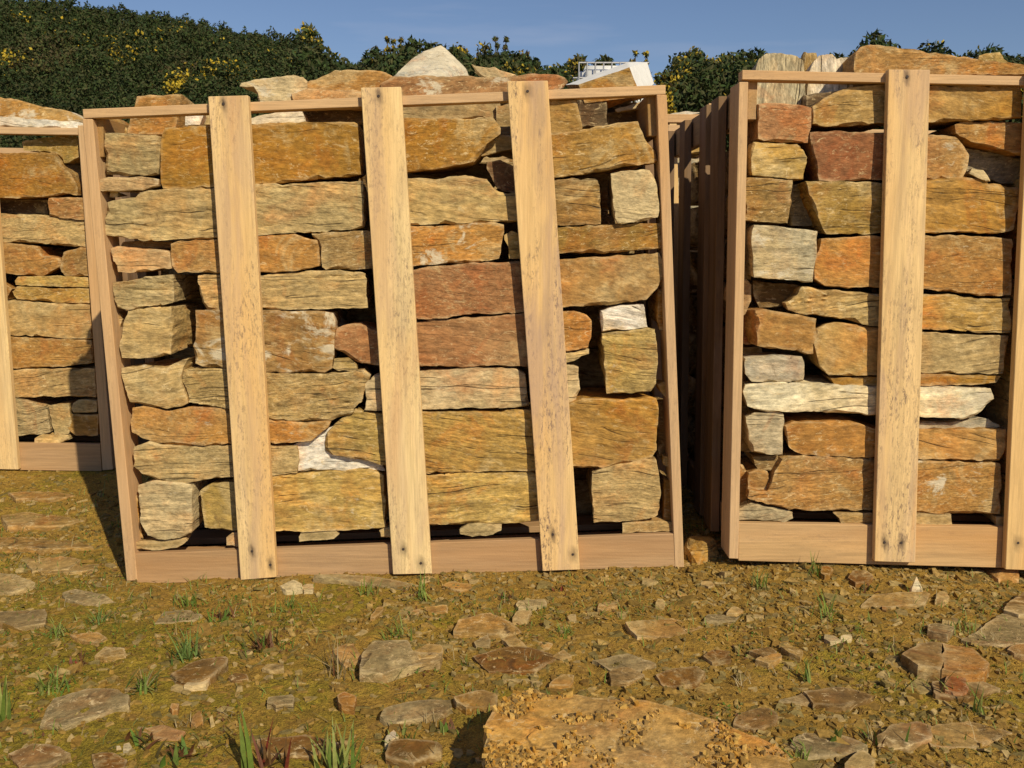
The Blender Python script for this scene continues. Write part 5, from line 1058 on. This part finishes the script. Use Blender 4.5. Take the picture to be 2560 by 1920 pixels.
# ------------------------------------------------------------------ chippings, crumbs, grass
def chips(Pc, size, r, flat=.28, seedoff=0, tiltamp=.35):
    n = len(Pc); k = 5
    ang = (np.arange(k)/k*2*math.pi)[None, :]+r.uniform(-.5, .5, (n, k))
    rad = size[:, None]*r.uniform(.55, 1.15, (n, k)); el = r.uniform(.35, .95, (n, 1)); rot = r.uniform(0, 6.28, (n, 1))
    x = rad*np.cos(ang); y = rad*np.sin(ang)*el
    X = x*np.cos(rot)-y*np.sin(rot); Y = x*np.sin(rot)+y*np.cos(rot)
    h = size[:, None]*flat*r.uniform(.5, 1.6, (n, 1))
    tx = r.normal(0, tiltamp, (n, 1)); ty = r.normal(0, tiltamp, (n, 1))
    top = np.stack([X*.90, Y*.90, h+X*tx+Y*ty+h*r.uniform(-.25, .25, (n, k))], -1)
    bot = np.stack([X, Y, -h*.4+X*tx+Y*ty], -1)
    c = np.stack([np.zeros(n), np.zeros(n), h[:, 0]*r.uniform(.9, 1.1, n)], -1)[:, None]
    V = np.concatenate([top, bot, c], 1)+Pc[:, None, :]
    base = (np.arange(n)*(2*k+1))[:, None]; F3 = []; F4 = []
    for i in range(k):
        j = (i+1) % k
        F3.append(base+np.array([[i, j, 2*k]])); F4.append(base+np.array([[k+i, k+j, j, i]]))
    F4 = np.concatenate(F4); F3 = np.concatenate(F3)
    V = V.reshape(-1, 3)
    tri = np.concatenate([F3, F4[:, [0, 1, 2]], F4[:, [0, 2, 3]]])
    return V, tri
def gz(x, y): return ground_full(np.asarray(x)[None], np.asarray(y)[None])[0]
r = np.random.RandomState(21)
def scatter(n, x0, x1, y0, y1, dens=None):
    x = r.uniform(x0, x1, n); y = r.uniform(y0, y1, n)
    keep = np.abs(x) < .62*y+.35
    x, y = x[keep], y[keep]
    if dens is not None:
        k = r.uniform(size=len(x)) < dens(x, y); x, y = x[k], y[k]
    return x, y
def dens(x, y):
    P = np.stack([x, y, 0*x], 1)
    d = .55+.5*vnoise(P*4, 80)+.35*vnoise(P*13, 81)+.22*np.clip(x+.3, -.8, 1)
    d = np.where((x < -.35), d*.7, d)+.15*np.clip(x-.1, 0, 1)
    return np.clip(d, .06, 1)
def inside_big(x, y):
    from_poly = np.zeros(len(x), bool); m = len(Pb); j = m-1
    for i in range(m):
        xi, yi = Pb[i]; xj, yj = Pb[j]
        c = ((yi > y) != (yj > y)) & (x < (xj-xi)*(y-yi)/(yj-yi+1e-12)+xi); from_poly ^= c; j = i
    return from_poly
parts = []
for n, a, b, sink in ((30000, .0035, .008, .0), (26000, .007, .014, .2), (22000, .012, .024, .8), (5200, .022, .045, 1.0), (1100, .04, .072, 1.0)):
    x, y = scatter(n, -2.4, 2.4, 1.15, 4.2, dens); k = ~inside_big(x, y); x, y = x[k], y[k]
    s = a+(b-a)*r.uniform(0, 1, len(x))**1.8
    z = gz(x, y)-s*.22*sink+.001
    parts.append(chips(np.stack([x, y, z], 1), s, r, [.3, .2][a > .01] if a < .03 else .11, tiltamp=.25 if a < .01 else .2 if a < .03 else .08))
V = []; Fq = []; o_ = 0
for v, f in parts: V.append(v); Fq.append(f+o_); o_ += len(v)
setp(mesh_obj('stone_chippings', np.concatenate(V), np.concatenate(Fq), M['gravel'], smooth=False, loc=np.zeros(3)), 'small flat brown schist chippings strewn over the earth', 'gravel', kind='stuff')
# crumbs on the boulder
x = r.uniform(Pb[:, 0].min(), Pb[:, 0].max(), 26000); y = r.uniform(Pb[:, 1].min(), Pb[:, 1].max(), 26000)
k = inside_big(x, y); x, y = x[k], y[k]
d = vnoise(np.stack([x*6+3, y*10, 0*x], 1), 95)*.7+.6*vnoise(np.stack([x*19, y*24, 0*x], 1), 96)
k = d+r.uniform(-.45, .45, len(x)) > .34; x, y = x[k], y[k]
z = []; 
for a_, b_ in zip(x, y):
    h = bv.ray_cast(Vector((a_, b_, .4)), Vector((0, 0, -1))); z.append(h[0].z if h[0] else -1)
z = np.array(z); k = z > .07; x, y, z = x[k], y[k], z[k]
s = .0016+.0075*r.uniform(size=len(x))**3
V, Fq = chips(np.stack([x, y, z+.0008], 1), s, r, .5, tiltamp=.3)
setp(mesh_obj('stone_crumbs', V, Fq, M['crumb'], smooth=False, loc=np.zeros(3)), 'golden crumbs of broken stone scattered on the big flat boulder', 'gravel', kind='stuff')
def blades(C, L_, W_, r, spread=.5, droop=.5, seg=4, heading=None):
    n = len(C); az = r.uniform(0, 6.28, n) if heading is None else heading
    ln = L_*r.uniform(.55, 1.15, n); inc = np.abs(r.normal(0, spread, n)).clip(0, 1.35)
    dr = droop*r.uniform(.3, 1.4, n); V = []
    sd_ = np.stack([-np.sin(az), np.cos(az), 0*az], 1)
    p = C.copy(); a = inc.copy()
    for i in range(seg+1):
        t = i/seg; w = W_*(1-t**1.6)*.5+.0002
        w = np.asarray(w)*np.ones(n)
        V.append(p-sd_*w[:, None]); V.append(p+sd_*w[:, None])
        dirv = np.stack([np.cos(az)*np.sin(a), np.sin(az)*np.sin(a), np.cos(a)], 1)
        p = p+dirv*(ln/seg)[:, None]; a = a+dr/seg*1.6
    V = np.stack(V, 1); m = 2*(seg+1); base = (np.arange(n)*m)[:, None]
    Fq = np.concatenate([base+np.array([[2*i, 2*i+1, 2*i+3, 2*i+2]]) for i in range(seg)])
    return V.reshape(-1, 3), Fq
# sparse single blades everywhere
def gd(x, y):
    P = np.stack([x, y, 0*x], 1); return np.clip(.25+.9*vnoise(P*3.3+7, 85)-.12*x+.35*np.clip(2.0-y, 0, 1), .02, 1)
x, y = scatter(15000, -2.3, 2.3, 1.15, 3.6, gd); k = ~inside_big(x, y); x, y = x[k], y[k]
V, Fq = blades(np.stack([x, y, gz(x, y)-.002], 1), .036, .0024, r, .7, .7)
setp(mesh_obj('short_grass', V, Fq, M['grass'], smooth=False, loc=np.zeros(3)), 'short sparse green grass blades growing through the chippings', 'grass', kind='stuff')
x, y = scatter(1500, -2.3, 2.3, 1.15, 3.2, gd); k = ~inside_big(x, y); x, y = x[k], y[k]
V, Fq = blades(np.stack([x, y, gz(x, y)+.004], 1), .05, .0016, r, 1.3, .3)
setp(mesh_obj('dry_stalks', V, Fq, M['straw'], smooth=False, loc=np.zeros(3)), 'bits of dry straw lying on the ground', 'straw', kind='stuff')
# low broad moss/leaf cushions
x, y = scatter(26000, -2.3, 1.4, 1.15, 3.2, lambda x, y: (vnoise(np.stack([x, y, 0*x], 1)*5+2, 86) > .30)*.9); k = ~inside_big(x, y); x, y = x[k], y[k]
V, Fq = leaf_mesh(np.stack([x, y, gz(x, y)+.004], 1), np.array((0, 0, 1.2)), .006, r, 1.3)
setp(mesh_obj('ground_cover', V, Fq, M['weed'], smooth=False, loc=np.zeros(3)), 'tiny creeping leaves in patches between the stones', 'ground cover', kind='stuff')
GW = 'grass clumps and weeds growing in the foreground'
def tuft(region, pxy, h_px, n, mat, label, spread=.5, droop=.6, w=.003, name='grass_clump', rad=.012, cat='grass clump', extra=None):
    x0, y0 = px(region+' '+pxy)[0]; c = atg(x0, y0); hm = h_px/REG[region][2]/F*c[1]*1.35; rad = min(rad, .016)
    CNT[0] += 1; rr = np.random.RandomState(CNT[0])
    C = c[None]+rr.normal(0, rad, (n, 3))*np.array((1, 1, 0)); C[:, 2] = gz(C[:, 0], C[:, 1])-.003
    if extra:
        root = empty(name, c, label, cat, GW)
        V, Fq = blades(C, hm, w, rr, spread, droop, 5); mesh_obj('leaves', V, Fq, M[mat], root, smooth=False)
        C2 = c[None]+rr.normal(0, rad*.4, (extra[1], 3))*np.array((1, 1, 0)); C2[:, 2] = gz(C2[:, 0], C2[:, 1])-.003
        V, Fq = blades(C2, hm*extra[2], w*extra[3], rr, extra[4], .3, 5); mesh_obj('stem', V, Fq, M[extra[0]], root, smooth=False)
    else:
        V, Fq = blades(C, hm, w, rr, spread, droop, 5)
        setp(mesh_obj(name, V, Fq, M[mat], smooth=False), label, cat, GW)
tuft('N', '630,370', 95, 26, 'grass_blue', 'bluish grass clump by the left end of the middle crate', .7, .5, .004)
tuft('N', '1150,600', 175, 34, 'grass_blue', 'tallest bluish grass clump left of centre', .65, .45, .0045, rad=.014)
tuft('N', '1160,275', 95, 45, 'grass', 'wide bright green clump close under the middle crate', .8, .5, .003, rad=.035)
tuft('N', '1370,360', 85, 22, 'weed', 'dark broad-leaved weed with brown stems under the middle crate', 1.1, .5, .009, 'weed', .015, 'weed', ('redstem', 14, .7, .3, 1.3))
tuft('N', '1620,530', 110, 24, 'weed', 'spreading weed with reddish stems and a pale centre left of the middle', 1.15, .4, .008, 'weed', .018, 'weed', ('redstem', 20, .8, .35, 1.3))
tuft('N', '1750,310', 80, 26, 'grass', 'pale grass clump right of the dark broad-leaved weed', .9, .5, .003, rad=.02)
tuft('N', '350,480', 110, 30, 'grass', 'ragged grass clump at the left above the dark red weed', .8, .6, .0035, rad=.025)
tuft('N', '490,625', 40, 14, 'redstem', 'low dark red weed at the left', 1.2, .4, .008, 'weed', .014, 'weed', ('weed', 5, 2.2, .5, .4))
tuft('N', '320,800', 130, 40, 'grass', 'upright green clump above the broad mossy slab', .55, .5, .004, rad=.03)
tuft('N', '880,800', 130, 36, 'grass', 'tangled clump at the right end of the broad mossy slab', .75, .6, .005, 'grass_clump', .03, 'grass clump', ('straw', 14, 1.0, .5, 1.0))
tuft('N', '30,960', 300, 9, 'grass', 'tall single grass blades at the left edge', .12, .2, .009, rad=.006)
tuft('N', '2080,710', 210, 16, 'straw', 'dead brown stalks standing left of the rough grey rock', .3, .2, .0028, 'dead_weed', .016, 'weed', ('weed', 6, .8, 1, .3))
tuft('N', '1150,1010', 70, 16, 'straw', 'straw-coloured dry clump at lower left', 1.1, .3, .002, 'dead_weed', .012, 'weed')
tuft('N', '1420,960', 75, 16, 'straw', 'pale dry star of grass at lower left of centre', 1.1, .3, .002, 'dead_weed', .010, 'weed')
tuft('N', '1640,1290', 260, 9, 'redstem', 'bright red weed stems at the bottom edge left of centre', .35, .1, .007, 'weed', .018, 'weed', ('weed', 6, .7, 1.3, .8))
tuft('N', '1530,1290', 300, 5, 'grass', 'broad green blades beside the bright red weed', .10, .15, .013, rad=.006)
tuft('N', '2070,1300', 210, 9, 'grass', 'green blades at the bottom edge right of the bright red weed', .45, .3, .009, rad=.014)
tuft('N', '900,1150', 100, 26, 'weed', 'dark leafy weed at the bottom left of centre', .9, .5, .011, 'weed', .03, 'weed')
tuft('N', '1110,1240', 120, 30, 'weed', 'second dark leafy weed at the bottom edge, in a hollow', .9, .5, .012, 'weed', .035, 'weed')
tuft('O', '310,220', 110, 14, 'grass', 'fresh green clump under the left part of the middle slat', .35, .3, .004, rad=.01)
tuft('O', '640,240', 130, 12, 'grass', 'fresh green clump spreading under the middle slat', .5, .3, .005, rad=.012)
tuft('O', '560,490', 170, 5, 'grass', 'few tall blades above the rough grey rock', .35, .3, .004, rad=.012)
tuft('O', '450,490', 90, 14, 'grass', 'soft green clump behind the rough grey rock', .5, .4, .004, rad=.018)
tuft('O', '1150,240', 40, 40, 'weed', 'low green cushion plant behind the grey slab', .9, .4, .006, 'weed', .03, 'weed')
tuft('O', '1500,470', 60, 40, 'grass', 'low bushy grass clump right of centre', .9, .5, .003, rad=.035)
tuft('O', '1470,200', 40, 12, 'redstem', 'small red weed near the foot of the streaky slat', 1.0, .4, .007, 'weed', .02, 'weed', ('weed', 8, 1, 1, .8))
tuft('O', '1300,640', 70, 22, 'straw', 'dry yellowish clump in the middle foreground', .9, .4, .0022, 'dead_weed', .014, 'weed', ('grass', 12, .9, 1.2, .7))
tuft('O', '880,650', 80, 22, 'straw', 'dry yellowish clump right of the rough grey rock', .9, .4, .0022, 'dead_weed', .014, 'weed', ('grass', 10, .9, 1.2, .7))
tuft('O', '100,1290', 260, 9, 'grass', 'long green blades at the bottom edge left of the boulder', .4, .4, .008, rad=.014)
tuft('O', '500,1120', 90, 14, 'grass', 'little clump by the white pebble left of the boulder', .5, .4, .006, rad=.014)
tuft('O', '750,1050', 70, 12, 'weed', 'round-leaved weed at the edge of the boulder shadow', 1.0, .4, .014, 'weed', .02, 'weed', ('redstem', 6, .9, .3, .9))
tuft('O', '650,1000', 110, 12, 'straw', 'thin dry stalks in front of the slaty grey slab', .5, .3, .002, 'dead_weed', .012, 'weed')
tuft('Q', '590,170', 120, 24, 'grass', 'lush green clump at the left foot of the right crate', .5, .4, .004, rad=.014)
tuft('Q', '920,95', 115, 14, 'grass', 'green clump touching the bottom board of the right crate', .4, .4, .004, rad=.01)
tuft('Q', '1000,345', 150, 22, 'grass', 'thin green clump in front of the right crate, lower one', .6, .4, .0035, rad=.016)
tuft('Q', '1245,190', 50, 24, 'weed', 'small leafy weed by the flat brown slab', .8, .5, .006, 'weed', .02, 'weed')
tuft('Q', '885,730', 130, 9, 'grass', 'short upright blades in the right foreground', .2, .2, .006, rad=.008)
tuft('Q', '1830,425', 85, 14, 'grass', 'clump at the left corner of the roof-shaped slab', .4, .4, .004, rad=.012)
tuft('Q', '1740,850', 190, 4, 'grass', 'pair of long arching blades by the dark reddish stone', .9, .5, .009, rad=.012)
tuft('Q', '2040,520', 80, 16, 'straw', 'dry clump on the roof-shaped slab', .9, .4, .002, 'dead_weed', .012, 'weed')
tuft('Q', '1060,1150', 90, 9, 'grass', 'bright green broad-leaved sprout on the olive-grey stone', .5, .3, .016, 'weed', .008, 'weed')
tuft('Q', '480,770', 90, 12, 'straw', 'fine dry stalks in the centre right foreground', .8, .4, .002, 'dead_weed', .012, 'weed')
tuft('Q', '1410,560', 120, 8, 'straw', 'upright dry stalks left of the domed stone', .3, .3, .002, 'dead_weed', .008, 'weed')
tuft('Q', '820,1230', 90, 14, 'grass', 'small clump at the right end of the boulder', .6, .4, .005, rad=.014)
tuft('Q', '1920,960', 150, 8, 'grass', 'thin blades at the lower right', .3, .3, .004, rad=.01)
tuft('Q', '1290,1130', 120, 16, 'weed', 'tangled low weed beside the olive-grey stone', .9, .4, .006, 'weed', .025, 'weed', ('straw', 10, 1, .4, .9))
